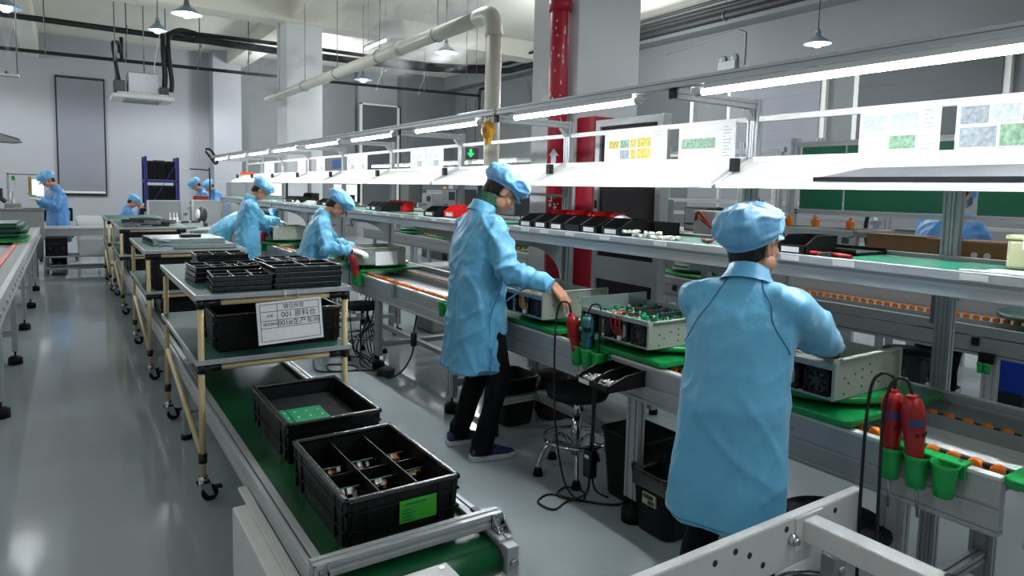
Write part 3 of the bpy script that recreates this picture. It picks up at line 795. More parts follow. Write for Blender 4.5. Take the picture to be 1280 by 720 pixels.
for i in range(10):
    one('white_connector', MB().box(-.03, -.02, 0, .03, .02, .025).cyl((0, 0, .025), (0, 0, .04), .012, n=8), 'white_plastic', 'white part in the loose heap on the third shelf', 'connector', (2.5 + r.uniform(0, .16), 8.35 + r.uniform(0, .5), 1.291), r.uniform(0, 6), 'white parts on the third shelf')

# items on the near half of the shelf
pbin(2.42, 1.625, 1.291, 'black_plastic', 'black bin with a white label in front of the nearest worker', None, 0, .22, .13, .075)
one('black_tray_flat', MB().box(-.12, -.2, 0, .12, .2, .012).box(-.12, -.2, 0, -.11, .2, .025).box(.11, -.2, 0, .12, .2, .025), 'black_plastic', 'flat black tray on the shelf behind the black bin and red pliers', 'tray', (2.72, 1.66, 1.291))
t = T('cutting_pliers', 'red-handled pliers on the green shelf beside the black bin', 'pliers', (2.47, 1.49, 1.291), -.5)
P(t, 'handle', MB().tube([(.01, .012, .009), (.02, -.05, .009), (.03, -.1, .009)], .009, 8), 'red_tool')
P(t, 'handle', MB().tube([(-.02, .012, .009), (-.045, .07, .009), (-.06, .11, .009)], .009, 8), 'red_tool')
P(t, 'jaws', MB().prism([(-.035, .0), (.02, .03), (.03, .0), (-.01, -.03)], 'z', .003, .016).box(-.04, -.02, .004, .03, -.012, .014).box(-.04, .02, .004, .03, .028, .014), 'machine_dark')
t = T('paper_sheets', 'white paper sheets on the shelf at the right edge', 'paper', (2.52, .93, 1.291), .1)
P(t, 'sheet', MB().box(-.06, -.24, 0, .09, .04, .003), 'paper')
P(t, 'sheet', MB().box(-.03, .03, .0, .02, .11, .002).xf(Matrix.Rotation(.3, 4, 'Z')), 'paper')
t = T('adhesive_box', 'pale green plastic box at the right edge of the shelf', 'box', (2.72, .90, 1.291))
P(t, 'body', MB().box(-.06, -.09, 0, .06, .07, .105), 'ivory_box', .012)
P(t, 'lid', MB().box(-.064, -.094, .1, .064, .074, .118), 'ivory_box', .006)
P(t, 'clip', MB().box(-.072, -.03, .07, -.06, .02, .11), 'white_plastic', .003)
t = T('carton', 'long brown carton left of the short double upright', 'carton', (3.1, 1.63, 1.256))
P(t, 'body', MB().box(-.11, -.30, 0, .11, .0, .105), 'cardboard', .003)
P(t, 'flap', MB().box(-.112, -.25, .105, -.0, .0, .109), 'cardboard')
t = T('carton', 'brown carton with two round plugs right of the short double upright', 'carton', (3.1, 1.05, 1.256))
P(t, 'body', MB().box(-.11, -.05, 0, .11, .255, .1), 'cardboard', .003)
P(t, 'round_plug', MB().cyl((-.116, .10, .05), (-.11, .10, .05), .012, n=16), 'white_plastic')
P(t, 'round_plug', MB().cyl((-.116, .145, .05), (-.11, .145, .05), .012, n=16), 'white_plastic')
P(t, 'flap', MB().box(-.1, -.04, .1, .08, .22, .104), 'cardboard')
# aluminium jig frame with orange clamps
t = T('assembly_jig', 'aluminium jig frame with orange clamps behind the near shelf', 'jig', (3.1, 2.0, 1.256))
fr = MB()
for x in (-.12, .2):
    for z in (.015, .1): slot_profile(fr, (x, -.32, z), (x, .25, z), .03, .03)
for y in (-.32, -.05, .22):
    slot_profile(fr, (-.12, y, .1), (.2, y, .1), .03, .03); fr.box(-.135, y - .015, .03, -.105, y + .015, .09).box(.185, y - .015, .03, .215, y + .015, .09)
P(t, 'frame', fr, 'alu')
for y in (-.2, -.02, .13): 
    P(t, 'clamp', MB().box(.035, y - .015, .11, .065, y + .015, .155).cyl((.05, y, .155), (.05, y, .17), .008, n=10), 'orange_wheel', .004)
t = T('glue_bottle', 'white bottle with a blue cap on the jig frame', 'bottle', (3.06, 2.23, 1.372))
P(t, 'body', MB().lathe([(.03, 0), (.032, .01), (.03, .03), (.012, .08)], n=16), 'white_plastic')
P(t, 'cap', MB().lathe([(.015, .075), (.013, .1), (.004, .125)], n=12), 'blue_bin')

# ------------------------------------------------------------------ pallets and chassis on the conveyor
def pallet(x, y, label, R=.30, disc=True, rz=0, tilt=0):
    t = T('turntable_pallet', label, 'pallet', (x, y, .768), rz, 'green turntable pallets')
    b = .02
    X, Y = .335, .30
    P(t, 'base_plate', MB().prism([(-X, -Y + b), (-X + b, -Y), (X - b, -Y), (X, -Y + b), (X, Y - b), (X - b, Y), (-X + b, Y), (-X, Y - b)], 'z', 0, .024), 'pallet_green', .004)
    if disc:
        P(t, 'turntable', MB().lathe([(R - .01, .04), (R, .045), (R, .062), (R - .006, .066), (.001, .066)], n=48), 'pallet_green')
        P(t, 'bearing', MB().lathe([(.16, .024), (.16, .04)], n=24), 'machine_dark')
    return t
def fan(parent, y, z=.06, s=.05):
    f = P(parent, 'fan', MB().box(-.005, y - s, z - s, .012, y - s + .008, z + s).box(-.005, y + s - .008, z - s, .012, y + s, z + s).box(-.005, y - s, z - s, .012, y + s, z - s + .008).box(-.005, y - s, z + s - .008, .012, y + s, z + s).ring((0, y, z), s - .006, .006, 20, 6, 'x'), 'black_plastic')
    bl = MB()
    for k in range(7):
        a = 2 * PI * k / 7
        bl.prism([(y + .014 * math.cos(a), z + .014 * math.sin(a)), (y + (s - .01) * math.cos(a), z + (s - .01) * math.sin(a)), (y + (s - .01) * math.cos(a + .6), z + (s - .01) * math.sin(a + .6)), (y + .014 * math.cos(a + .5), z + .014 * math.sin(a + .5))], 'x', .002, .005)
    bl.cyl((-.002, y, z), (.008, y, z), .016, n=14)
    P(f, 'blades', bl, 'machine_dark')
def chassis(x, y, label, top='open', rz=0, z=.835, W=.44, L=.46, H=.125, panel=.125):
    """origin at the near-left corner; near panel faces -y, fans face -x"""
    t = T('power_chassis', label, 'chassis', (x, y, z), rz, 'electronics chassis')
    P(t, 'base_plate', MB().box(0, .0, 0, W, L, .006), 'chassis_top', .001)
    f = MB().box(-.012, -.006, 0, W, 0, panel).box(-.012, -.012, panel * .05, .012, -.006, panel * .92).box(.02, -.02, panel - .006, W - .02, -.003, panel).box(W - .01, -.02, 0, W, -.003, panel)
    p = P(t, 'side_panel', f, 'chassis', .0015)
    h = MB()
    for (u, v) in ((.06, .5), (.09, .35), (.13, .55), (.18, .62), (.18, .42), (.18, .2), (.23, .7), (.245, .5), (.3, .22), (.06, .12), (.4, .85), (.41, .2)):
        h.cyl((u * W / .44, -.0068, v * panel), (u * W / .44, -.0055, v * panel), .0045, n=8)
    P(p, 'screw_holes', h, 'machine_dark')
    P(t, 'side_panel', MB().box(0, L, 0, W, L + .006, panel if top != 'pcb' else panel * 1.35), 'chassis_top', .0015)
    P(t, 'back_panel', MB().box(W, 0, 0, W + .005, L, H), 'chassis', .001)
    P(t, 'front_rail', MB().box(-.004, 0, H - .022, .014, L, H).box(-.004, 0, .0, .01, L, .012).box(-.003, L * .33 - .008, .01, .012, L * .33 + .008, H - .02).box(-.003, L * .66 - .008, .01, .012, L * .66 + .008, H - .02), 'chassis_top', .001)
    P(t, 'inner_wall', MB().box(.05, .01, .006, .055, L - .01, H - .025), 'black_plastic')
    for k in range(4): fan(t, .06 + k * .112, .055, .046)
    r = random.Random(int(y * 97))
    if top == 'pcb':
        b = P(t, 'circuit_board', MB().box(.07, .015, H - .03, W - .01, L - .01, H - .024), 'pcb_green')
        c = MB(); d = MB()
        for k in range(90):
            u, v = r.uniform(.09, W - .03), r.uniform(.03, L - .03)
            (c if k % 3 else d).box(u, v, H - .024, u + r.uniform(.005, .02), v + r.uniform(.005, .018), H - .024 + r.uniform(.004, .02))
        tag(P(b, 'components', c, 'pcb_dark'), kind='stuff'); tag(P(b, 'chips', d, 'machine_dark'), kind='stuff')
        e = MB()
        for k in range(40):
            u, v = r.uniform(.09, W - .03), r.uniform(.03, L - .03)
            e.cyl((u, v, H - .024), (u, v, H - .024 + r.uniform(.006, .016)), .004, n=8)
        tag(P(b, 'capacitors', e, 'white_plastic'), kind='stuff')
        hs = MB()
        for v in (.12, .2, .28): hs.box(.2, v, H - .024, .33, v + .02, H)
        P(b, 'heat_sink', hs, 'machine_dark')
    else:
        b = P(t, 'circuit_board', MB().box(.07, .015, .03, W - .01, L - .01, .036), 'pcb_dark')
        c = MB()
        for k in range(30):
            u, v = r.uniform(.09, W - .08), r.uniform(.03, L - .08)
            c.box(u, v, .036, u + r.uniform(.02, .06), v + r.uniform(.02, .05), .036 + r.uniform(.02, .06))
        tag(P(b, 'components', c, 'machine_dark'), kind='stuff')
        P(t, 'fan_cover', MB().box(.02, .02, H - .012, .1, L - .02, H - .006), 'chassis_top', .001)
    w = MB()
    for k in range(5):
        y0 = L * .35 + k * .014
        w.tube(smooth_path([(.09, y0, H - .01), (.03, y0 + .02, H + .012), (-.004, y0 + .03 * r.random(), H - .01), (-.006, y0 + .01, .05), (.004, y0 - .01, .02)], 5), .003, 6)
    P(t, 'wire_bundle', w, 'wire_red' if top == 'pcb' else 'wire_tan')
    P(t, 'plug', MB().box(-.016, L * .36, .012, .0, L * .36 + .02, .03).box(-.012, L * .62, .012, -.002, L * .62 + .012, .022), 'white_plastic', .002)
    return t
pallet(2.44, 1.465, 'green turntable pallet under the chassis of the nearest worker')
chassis(2.14, 1.245, 'open chassis with a tall grey side panel handled by the nearest worker', 'open', W=.405, panel=.145)
pallet(2.45, 2.30, 'green turntable pallet under the chassis with the exposed circuit board')
chassis(2.11, 2.08, 'chassis with an exposed green circuit board and red wires', 'pcb')
pallet(2.45, 3.06, 'green turntable pallet in front of the worker with the green collar')
chassis(2.10, 2.85, 'grey chassis under the hand of the worker with the green collar', 'open', L=.42, panel=.15)
pallet(2.385, .415, 'dark green pallet plate cut by the right edge of the photo', disc=False)
pallet(2.42, 5.95, 'green turntable pallet before the third closest worker')
t = chassis(2.10, 5.62, 'pale chassis with a paper sheet before the third closest worker', 'open', L=.42, W=.46, H=.15, panel=.15)
P(t, 'paper_sheet', MB().box(.17, -.028, -.01, .38, -.024, .11).xf(Matrix.Rotation(-.12, 4, 'X')), 'paper')
pallet(2.42, 9.0, 'green turntable pallet before the fourth closest worker')
chassis(2.15, 8.62, 'pale chassis full of parts before the fourth closest worker', 'open', L=.5, H=.16, panel=.16)
pallet(2.42, 7.3, 'bare green turntable pallet between the third and fourth closest workers')
pallet(2.42, 10.6, 'farthest green turntable pallet on the assembly line')

# ------------------------------------------------------------------ tool cups, screwdrivers, hanging bin
cup_prof = [(.022, -.1), (.026, -.098), (.029, -.05), (.033, -.015), (.040, 0), (.036, 0), (.03, -.018), (.025, -.06), (.02, -.095)]
def cups(y, n, label, gap=.076):
    t = T('tool_holder', label, 'tool holder', (2.085, y, .768), 0, 'green tool cups')
    P(t, 'bracket', MB().box(.03, -.04, -.045, .045, (n - 1) * gap + .04, .0).box(.02, -.04, -.008, .075, (n - 1) * gap + .04, .002), 'cup_green', .003)
    for k in range(n): P(t, 'cup', MB().lathe(cup_prof, (0, k * gap, 0), 24), 'cup_green')
    P(t, 'bolt', MB().cyl((.05, -.02, .002), (.05, -.02, .006), .006, n=8).cyl((.05, (n - 1) * gap + .01, .002), (.05, (n - 1) * gap + .01, .006), .006, n=8), 'chrome')
    return t
cups(.864, 3, 'three green tool cups on the bench edge holding two red screwdrivers')
cups(2.375, 3, 'three green tool cups behind the hanging black bin', .08)
cups(3.86, 2, 'pair of empty green tool cups left of the worker with the green collar', .1)
cups(5.53, 2, 'small green tool cups before the third closest worker')
cups(8.95, 2, 'far green tool cups before the fourth closest worker')
LA = [PI + .75 + (k - 5) * .13 for k in range(11)]
def driver(x, y, m, label, tilt=(0, 0), cord=None, s=1.0, mid='rating_blue'):
    t = T('electric_screwdriver', label, 'screwdriver', (x, y, .69))
    M = Matrix.Rotation(tilt[0], 4, 'X') @ Matrix.Rotation(tilt[1], 4, 'Y') @ Matrix.Scale(s, 4)
    P(t, 'body', MB().lathe([(.014, -.01), (.019, 0), (.023, .06), (.0265, .12), (.031, .165), (.033, .195), (.031, .222), (.023, .243), (.012, .25)], n=20).xf(M), m)
    P(t, 'top_cap', MB().box(-.014, -.012, .238, .014, .012, .258).xf(M), m, .004)
    P(t, 'rating_label', MB().loft([[(.0325 * math.cos(a), .0325 * math.sin(a), .17) for a in LA] + [(.031 * math.cos(a), .031 * math.sin(a), .17) for a in LA[::-1]], [(.0338 * math.cos(a), .0338 * math.sin(a), .195) for a in LA] + [(.032 * math.cos(a), .032 * math.sin(a), .195) for a in LA[::-1]]], True, False).xf(M), mid)
    P(t, 'lever', MB().box(.026, -.008, .1, .040, .008, .155).xf(M), 'black_plastic', .002)
    P(t, 'bit', MB().cyl((0, 0, -.02), (0, 0, -.115), .004, n=8).xf(M), 'steel')
    v = MB()
    for k in range(3):
        a = -2.4 + k * .7
        v.cyl((.028 * math.cos(a), .028 * math.sin(a), .145), (.0325 * math.cos(a), .0325 * math.sin(a), .145), .005, n=8)
    P(t, 'vent_hole', v.xf(M), 'black_plastic')
    if cord:
        top = M @ Vector((0, 0, .258))
        P(t, 'cord', MB().tube(smooth_path([top] + [Vector(c) for c in cord], 7), .005, 8), 'cable')
    return t
driver(2.085, 1.016, 'red_tool', 'red electric screwdriver in the left cup of the near holder', (.0, -.04), [(-.01, .0, .29), (-.03, .03, .3), (-.05, .05, .24), (-.055, .055, 0), (-.05, .05, -.4), (-.06, .03, -.685)])
driver(2.085, .94, 'red_tool', 'red electric screwdriver in the middle cup of the near holder', (-.05, -.12), [(-.035, .03, .3), (-.05, .06, .29), (-.06, .075, .2), (-.06, .075, 0), (-.07, .06, -.4), (-.08, .04, -.685)], 1.02)
driver(2.085, 2.535, 'red_tool', 'red electric screwdriver in the cups behind the hanging black bin', (.02, -.2), [(-.06, .01, .29), (-.075, .06, .27), (-.08, .08, .1), (-.08, .06, -.3), (-.06, .0, -.6), (-.02, -.08, -.684), (.06, -.02, -.684), (.02, .08, -.684), (-.08, .02, -.684), (0, -.1, -.684)], .95, 'red_tool')
t = driver(2.085, 2.455, 'teal_tool', 'dark teal electric screwdriver beside the red one', (.0, -.03), [(.01, -.01, .29), (.03, -.05, .28), (.01, -.07, .15), (0, -.07, -.1), (.01, -.05, -.4), (.05, -.02, -.62), (.12, -.05, -.68)], .95, 'black_plastic')
driver(2.085, 5.53, 'red_tool', 'red electric screwdriver before the third closest worker', (.0, -.22), [(-.05, .0, .29), (-.06, .04, .2), (-.06, .05, -.2), (-.03, .0, -.6), (.1, .05, -.684), (.0, .2, -.684)])
driver(2.085, 8.98, 'red_tool', 'red electric screwdriver in the hand of the fourth closest worker', (.0, .12))
t = T('parts_bin', 'black two-compartment bin of white clips hanging on the bench edge', 'parts bin', (2.10, 2.215, .66))
b = MB()
X0, X1, Y0, Y1, H = -.19, .03, -.105, .105, .062
b.box(X0, Y0, 0, X1, Y1, .004).box(X1 - .004, Y0, 0, X1, Y1, H + .01).box(X0, Y0, 0, X0 + .004, Y1, .03)
for y in (Y0, -.003, Y1 - .005): b.prism([(X0, 0), (X1, 0), (X1, H + .01), (X0 + .1, H), (X0 + .03, .045), (X0, .03)], 'y', y, y + .005)
P(t, 'body', b, 'black_plastic')
P(t, 'rim', MB().beam((X0 + .1, Y0 - .002, H), (X1, Y0 - .002, H + .01), .01, .006).beam((X0 + .1, Y1, H), (X1, Y1, H + .01), .01, .006).beam((X0 + .1, 0, H), (X1, 0, H + .01), .008, .005).beam((X0, Y0 - .002, .03), (X0 + .1, Y0 - .002, H), .01, .006).beam((X0, Y1, .03), (X0 + .1, Y1, H), .01, .006).beam((X0, 0, .03), (X0 + .1, 0, H), .008, .005), 'black_plastic')
P(t, 'label', MB().box(X0 - .0015, .02, .006, X0, .09, .026), 'label_white')
c = MB(); r = random.Random(5)
for k in range(150):
    y = r.choice((-1, 1)) * r.uniform(.015, .09); u = r.uniform(.0, 1)
    x = X0 + .02 + u * .1; z = .006 + r.uniform(0, .02) + .012 * (1 - u)
    a = r.uniform(0, PI)
    c.beam((x - .007 * math.cos(a), y - .007 * math.sin(a), z), (x + .007 * math.cos(a), y + .007 * math.sin(a), z + r.uniform(-.003, .003)), .004, .004)
tag(P(t, 'plastic_clips', c, 'white_plastic'), kind='stuff')

# ------------------------------------------------------------------ floor objects under and beside the bench
def stool(x, y, label, h=.43, rz=0.0):
    t = T('round_stool', label, 'stool', (x, y, 0), rz, 'black swivel stools')
    P(t, 'seat', MB().lathe([(.0, h - .055), (.12, h - .055), (.16, h - .045), (.172, h - .02), (.165, h - .003), (.14, h), (0, h - .002)], n=36), 'black_foam')
    P(t, 'column', MB().cyl((0, 0, .1), (0, 0, h - .15), .026, n=16).cyl((0, 0, h - .2), (0, 0, h - .05), .018, n=16), 'chrome')
    P(t, 'lift_lever', MB().tube([(.02, 0, h - .09), (.1, .03, h - .1)], .006, 8), 'black_plastic')
    P(t, 'foot_ring', MB().ring((0, 0, .19), .17, .011, 36, 8), 'chrome')
    for k in range(5):
        a = 2 * PI * k / 5 + .3
        ca, sa = math.cos(a), math.sin(a)
        l = P(t, 'leg', MB().tube(smooth_path([(.02 * ca, .02 * sa, .14), (.1 * ca, .1 * sa, .17), (.17 * ca, .17 * sa, .15), (.2 * ca, .2 * sa, .08), (.21 * ca, .21 * sa, .03)], 5), .012, 10), 'chrome')
        P(l, 'foot', MB().lathe([(.014, .045), (.022, .03), (.028, .0)], (.21 * ca, .21 * sa, 0), 14), 'black_rubber')
    return t
stool(2.27, 2.75, 'black round stool with chrome legs behind the hanging screwdriver cables', .47)
stool(2.06, 1.17, 'black round stool partly behind the nearest worker', .48, .4)
stool(2.2, 5.72, 'far black stool beside the tan cart', .48, .9)
def waste(x, y, w, d, h, label, liner=False, tagc=None):
    t = T('waste_bin', label, 'waste bin', (x, y, 0), 0, 'black waste bins')
    def rect(sx, sy, z, rr=.05, n=6):
        pts = []
        for cx, cy, a0 in ((sx - rr, sy - rr, 0), (-sx + rr, sy - rr, PI / 2), (-sx + rr, -sy + rr, PI), (sx - rr, -sy + rr, 1.5 * PI)):
            for k in range(n + 1):
                a = a0 + PI / 2 * k / n
                pts.append((cx + rr * math.cos(a), cy + rr * math.sin(a), z))
        return pts
    a, b = w / 2, d / 2
    P(t, 'body', MB().loft([rect(a * .82, b * .82, .005), rect(a * .85, b * .85, .02), rect(a, b, h - .01), rect(a + .008, b + .008, h - .008), rect(a + .008, b + .008, h), rect(a - .004, b - .004, h), rect(a * .8, b * .8, .03)]), 'black_plastic')
    if liner:
        r = random.Random(2)
        rg = []
        for z, s in ((h - .08, 1.02), (h - .03, 1.06), (h + .004, 1.05), (h + .006, .97), (h - .06, .93)):
            rg.append([(p[0] * s * (1 + r.uniform(-.015, .015)), p[1] * s * (1 + r.uniform(-.015, .015)), z + r.uniform(-.008, .008)) for p in rect(a, b, z)])
        P(t, 'bin_liner', MB().loft(rg, False), 'black_tray')
    if tagc:
        P(t, 'sticker', MB().box(-a * .96 - .004, -.045, h * .5, -a * .9, .035, h * .68), tagc)
        P(t, 'sticker_print', MB().box(-a * .96 - .006, -.035, h * .52, -a * .93 - .005, -.0, h * .58).box(-a * .96 - .006, -.03, h * .6, -a * .93 - .005, .03, h * .66), 'machine_dark')
    return t
waste(2.36, 2.36, .27, .30, .34, 'plain black waste bin behind the bench leg')
waste(2.235, 2.045, .25, .25, .29, 'black waste bin with a liner and white sticker, beside the bench leg', True, 'ivory_box')
waste(2.42, 3.62, .26, .3, .32, 'black waste bin beside the legs of the worker with the green collar')
one('dark_bag', MB().lathe([(.1, 0), (.13, .05), (.12, .18), (.09, .26), (.11, .3), (.02, .31)], n=18), 'dark_cloth', 'slumped dark brown bag under the bench behind the stool', 'bag', (2.72, 3.55, 0))
one('under_panel', MB().box(-.01, -.4, 0, .01, .3, .55), 'white_metal', 'pale sheet panel standing under the bench behind the worker with the green collar', 'panel', (3.0, 3.95, 0), bevel=.003)
t = T('power_adapter', 'black cable-mounted power unit hanging below the bench among the loops', 'adapter', (2.10, 2.43, .2))
P(t, 'box', MB().box(-.022, -.03, -.07, .022, .03, .07), 'black_plastic', .006)
P(t, 'label', MB().box(-.0235, -.015, .03, -.022, .015, .045), 'label_white')
P(t, 'lead', MB().tube(smooth_path([(0, 0, .07), (.0, -.01, .2), (-.02, -.03, .42)], 6), .006, 8).tube(smooth_path([(0, 0, -.07), (-.02, .0, -.15), (-.1, .05, -.194), (-.2, .02, -.194), (-.22, .12, -.194), (-.12, .16, -.194), (-.05, .06, -.194), (.1, -.1, -.194), (.3, -.05, -.194)], 6), .006, 8), 'cable')
t = T('power_adapter', 'black inline power unit hanging under the second conveyor section', 'adapter', (2.2, 4.65, .36))
P(t, 'box', MB().cyl((0, 0, -.05), (0, 0, .05), .024, n=14), 'black_plastic')
P(t, 'lead', MB().tube(smooth_path([(0, 0, .05), (.01, -.01, .14), (.02, -.02, .23)], 6), .007, 8).tube(smooth_path([(0, 0, -.05), (-.01, .03, -.15), (-.05, .12, -.28), (-.1, .25, -.352), (-.05, .5, -.352), (0, .7, -.352)], 6), .007, 8), 'cable')
t = T('power_strip', 'black power strip on the floor below the far stool', 'power strip', (2.12, 5.0, 0), .6)
P(t, 'body', MB().box(-.05, -.06, 0, .05, .06, .06), 'power_strip', .008)
P(t, 'lead', MB().tube(smooth_path([(0, .06, .03), (.05, .2, .007), (-.1, .45, .007), (.05, .6, .007), (.12, .4, .007), (0, .3, .007), (-.15, .55, .007), (.1, .8, .007)], 6), .007, 8), 'cable')
cb = MB()
r = random.Random(8)
for k in range(4):
    cb.tube(smooth_path([(2.2 + .04 * k, 5.6 + .05 * k, .6), (2.12 + .05 * k, 5.55, .35), (2.1, 5.5 + .1 * k, .1), (2.05 + .06 * k, 5.35, .008), (2.15, 5.2 + .08 * k, .008), (2.2 + .03 * k, 5.6, .1), (2.25, 5.75, .4)], 6), .006, 6)
one('cable_tangle', cb, 'cable', 'tangle of black cables under the bench below the far stool', 'cable')
t = T('edge_clamp', 'small chrome bracket clamped on the bench edge of the second section', 'clamp', (2.12, 4.86, .72))
P(t, 'plate', MB().box(-.03, -.04, .04, .02, .04, .046).box(-.012, -.03, -.06, -.006, .03, .04), 'chrome', .002)
# ------------------------------------------------------------------ low packing conveyor on the left
CX0, CX1, CY0, CY1, BZ = .535, 1.115, 1.66, 13.0, .44
t = T('packing_conveyor', 'low green belt conveyor running under the tan carts', 'conveyor')
P(t, 'belt', MB().box(CX0 + .05, CY0, BZ - .01, CX1 - .05, CY1, BZ), 'belt_green')
P(t, 'end_roller', MB().cyl((CX0 + .05, CY0, BZ - .045), (CX1 - .05, CY0, BZ - .045), .045, n=32), 'belt_green')
P(t, 'belt_return', MB().box(CX0 + .05, CY0, BZ - .09, CX1 - .05, CY1, BZ - .082), 'belt_green')
for x, s in ((CX0, 1), (CX1, -1)):
    f = MB()
    for z0, z1 in ((.372, .405), (.41, .448)): f.box(x, CY0 - .02, z0, x + s * .036, CY1, z1)
    f.box(x + s * .004, CY0 - .02, .375, x + s * .03, CY1, .445)
    f.box(x, CY0 - .02, .449, x + s * .016, CY1, .461).box(x + s * .022, CY0 - .02, .449, x + s * .048, CY1, .461)
    P(t, 'side_rail', f, 'alu', .0015)
for k, y in enumerate((2.6, 4.3, 6.0, 7.7, 9.4, 11.1, 12.8)):
    for x in (CX0 + .025, CX1 - .025):
        l = P(t, 'leg', slot_profile(MB(), (x, y, .03), (x, y, .372), .04, .04), 'alu')
        P(l, 'foot', MB().cyl((x, y, 0), (x, y, .03), .03, n=14), 'black_rubber')
    P(t, 'cross_bar', slot_profile(MB(), (CX0 + .04, y, .14), (CX1 - .04, y, .14), .04, .04), 'alu')
bm_ = MB()
slot_profile(bm_, (CX0 - .01, 1.735, .484), (CX1 + .01, 1.735, .484), .045, .045, .009)
P(t, 'end_beam', bm_, 'alu', .002)
for x in (CX0 + .01, CX1 - .012):
    b = P(t, 'corner_bracket', MB().prism([(1.712, .462), (1.665, .462), (1.665, .468), (1.706, .505), (1.712, .505)], 'x', x - .02, x - .015).prism([(1.712, .462), (1.665, .462), (1.665, .468), (1.706, .505), (1.712, .505)], 'x', x + .015, x + .02).box(x - .02, 1.66, .460, x + .02, 1.712, .465).box(x - .02, 1.707, .462, x + .02, 1.712, .505), 'chrome')
    P(b, 'bolt', MB().cyl((x, 1.7, .482), (x, 1.715, .482), .008, n=10).cyl((x, 1.685, .465), (x, 1.685, .472), .008, n=10), 'steel')
P(t, 'bearing_block', MB().box(CX1 - .042, CY0 - .06, .362, CX1 - .002, CY0 + .02, .452), 'alu', .003)
P(t, 'bearing_block', MB().box(CX0 + .002, CY0 - .06, .362, CX0 + .042, CY0 + .02, .452), 'alu', .003)
P(t, 'tension_screw', MB().cyl((CX1 - .022, CY0 - .075, .405), (CX1 - .022, CY0 - .06, .405), .012, n=12), 'chrome')
P(t, 'bearing_plate', MB().box(CX1 - .05, CY0 - .0, .2, CX1 - .044, CY0 + .14, .372), 'white_metal', .002)
P(t, 'drive_cable', MB().tube(smooth_path([(CX0 + .03, 1.72, .46), (CX0 - .015, 1.66, .45), (CX0 - .02, 1.62, .36), (CX0 + .02, 1.64, .25)], 6), .006, 8), 'cable')
P(t, 'sensor', MB().box(CX1 - .03, 1.79, .461, CX1 - .005, 1.85, .472).cyl((CX1 - .02, 1.8, .47), (CX1 - .02, 1.8, .482), .008, n=10), 'machine_dark', .002)
t = T('motor_cover', 'white sheet-metal box beside the near end of the packing conveyor', 'cover', (0, 0, 0))
P(t, 'body', MB().box(.455, 1.0, .03, .531, 2.42, .392).box(.47, 1.0, 0, .525, 2.38, .03), 'white_metal', .006)
P(t, 'seam_flange', MB().box(.5, 1.0, .392, .531, 2.55, .402), 'white_metal', .002)
t = T('control_box', 'white control box below the end roller of the packing conveyor', 'control box', (0, 0, 0))
P(t, 'body', MB().box(.60, 1.22, .06, .865, 1.60, .475), 'white_metal', .006)
P(t, 'lid_frame', MB().box(.615, 1.24, .475, .85, 1.585, .4785), 'white_metal', .002)
P(t, 'inset_lid', MB().box(.64, 1.26, .4785, .81, 1.54, .481), 'laminate', .004)
P(t, 'screw', MB().cyl((.835, 1.57, .475), (.835, 1.57, .482), .006, n=10).cyl((.70, 1.57, .475), (.70, 1.57, .482), .006, n=10), 'chrome')
for x in (.63, .83): P(t, 'stand', MB().box(x - .015, 1.3, 0, x + .015, 1.33, .06).box(x - .015, 1.5, 0, x + .015, 1.53, .06), 'black_rubber')

# ------------------------------------------------------------------ black turnover crates
def crate(x, y, z, W, L, H, label, ribs=True, rz=0):
    t = T('storage_crate', label, 'crate', (x, y, z), rz, 'black plastic crates')
    w, l = W / 2, L / 2
    tp = .94
    b = MB()
    def fr(wo, lo, zz): return [(-wo, -lo, zz), (wo, -lo, zz), (wo, lo, zz), (-wo, lo, zz)]
    b.loft([fr(w * tp, l * tp, 0), fr(w * .97, l * .97, H * .8), fr(w * .975, l * .975, H - .012), fr(w * .93, l * .945, H - .012), fr(w * .88, l * .9, .006)], True, False)
    P(t, 'body', b, 'black_plastic', .006)
    rim = MB()
    rim.box(-w, -l, H - .016, w, -l + .02, H).box(-w, l - .02, H - .016, w, l, H).box(-w, -l, H - .016, -w + .018, l, H).box(w - .018, -l, H - .016, w, l, H)
    P(t, 'rim', rim, 'black_tray', .005)
    rb = MB()
    for zz in (H * .36, H * .72):
        rb.box(-w * .985, -l * .985, zz - .004, w * .985, -l * .95, zz + .003).box(-w * .985, l * .95, zz - .004, w * .985, l * .985, zz + .003)
        rb.box(-w * .985, -l * .985, zz - .004, -w * .95, l * .985, zz + .003).box(w * .95, -l * .985, zz - .004, w * .985, l * .985, zz + .003)
    for k in range(4):
        for u in (-.86, -.62, .62, .86):
            if k < 2: rb.box(u * w - .003, (-1 if k == 0 else .955) * l * .985, .01, u * w + .003, (-.95 if k == 0 else 1) * l * .985, H - .02)
            else: rb.box((-1 if k == 2 else .955) * w * .985, u * l - .003, .01, (-.955 if k == 2 else 1) * w * .985, u * l + .003, H - .02)
    P(t, 'ribs', rb, 'black_plastic')
    return t
t = crate(.845, 2.11, BZ, .385, .56, .165, 'front black crate with six divided compartments and a green label')
lb = P(t, 'label', MB().box(.0, -.282, .052, .125, -.277, .122).xf(Matrix.Translation((-.02, -.0, 0))), 'label_green')
ink = MB()
ink.box(.0, -.2835, .108, .07, -.282, .113)
for k in range(4): ink.box(-.012, -.2835, .092 - k * .011, .02 + .012 * (k % 2), -.282, .095 - k * .011)
P(lb, 'print', ink, 'pcb_dark')
dv = MB()
for x in (-.062, .066): dv.box(x - .002, -.26, .012, x + .002, .26, .145)
dv.box(-.17, .0, .012, .17, .004, .125)
P(t, 'divider', dv, 'black_plastic')
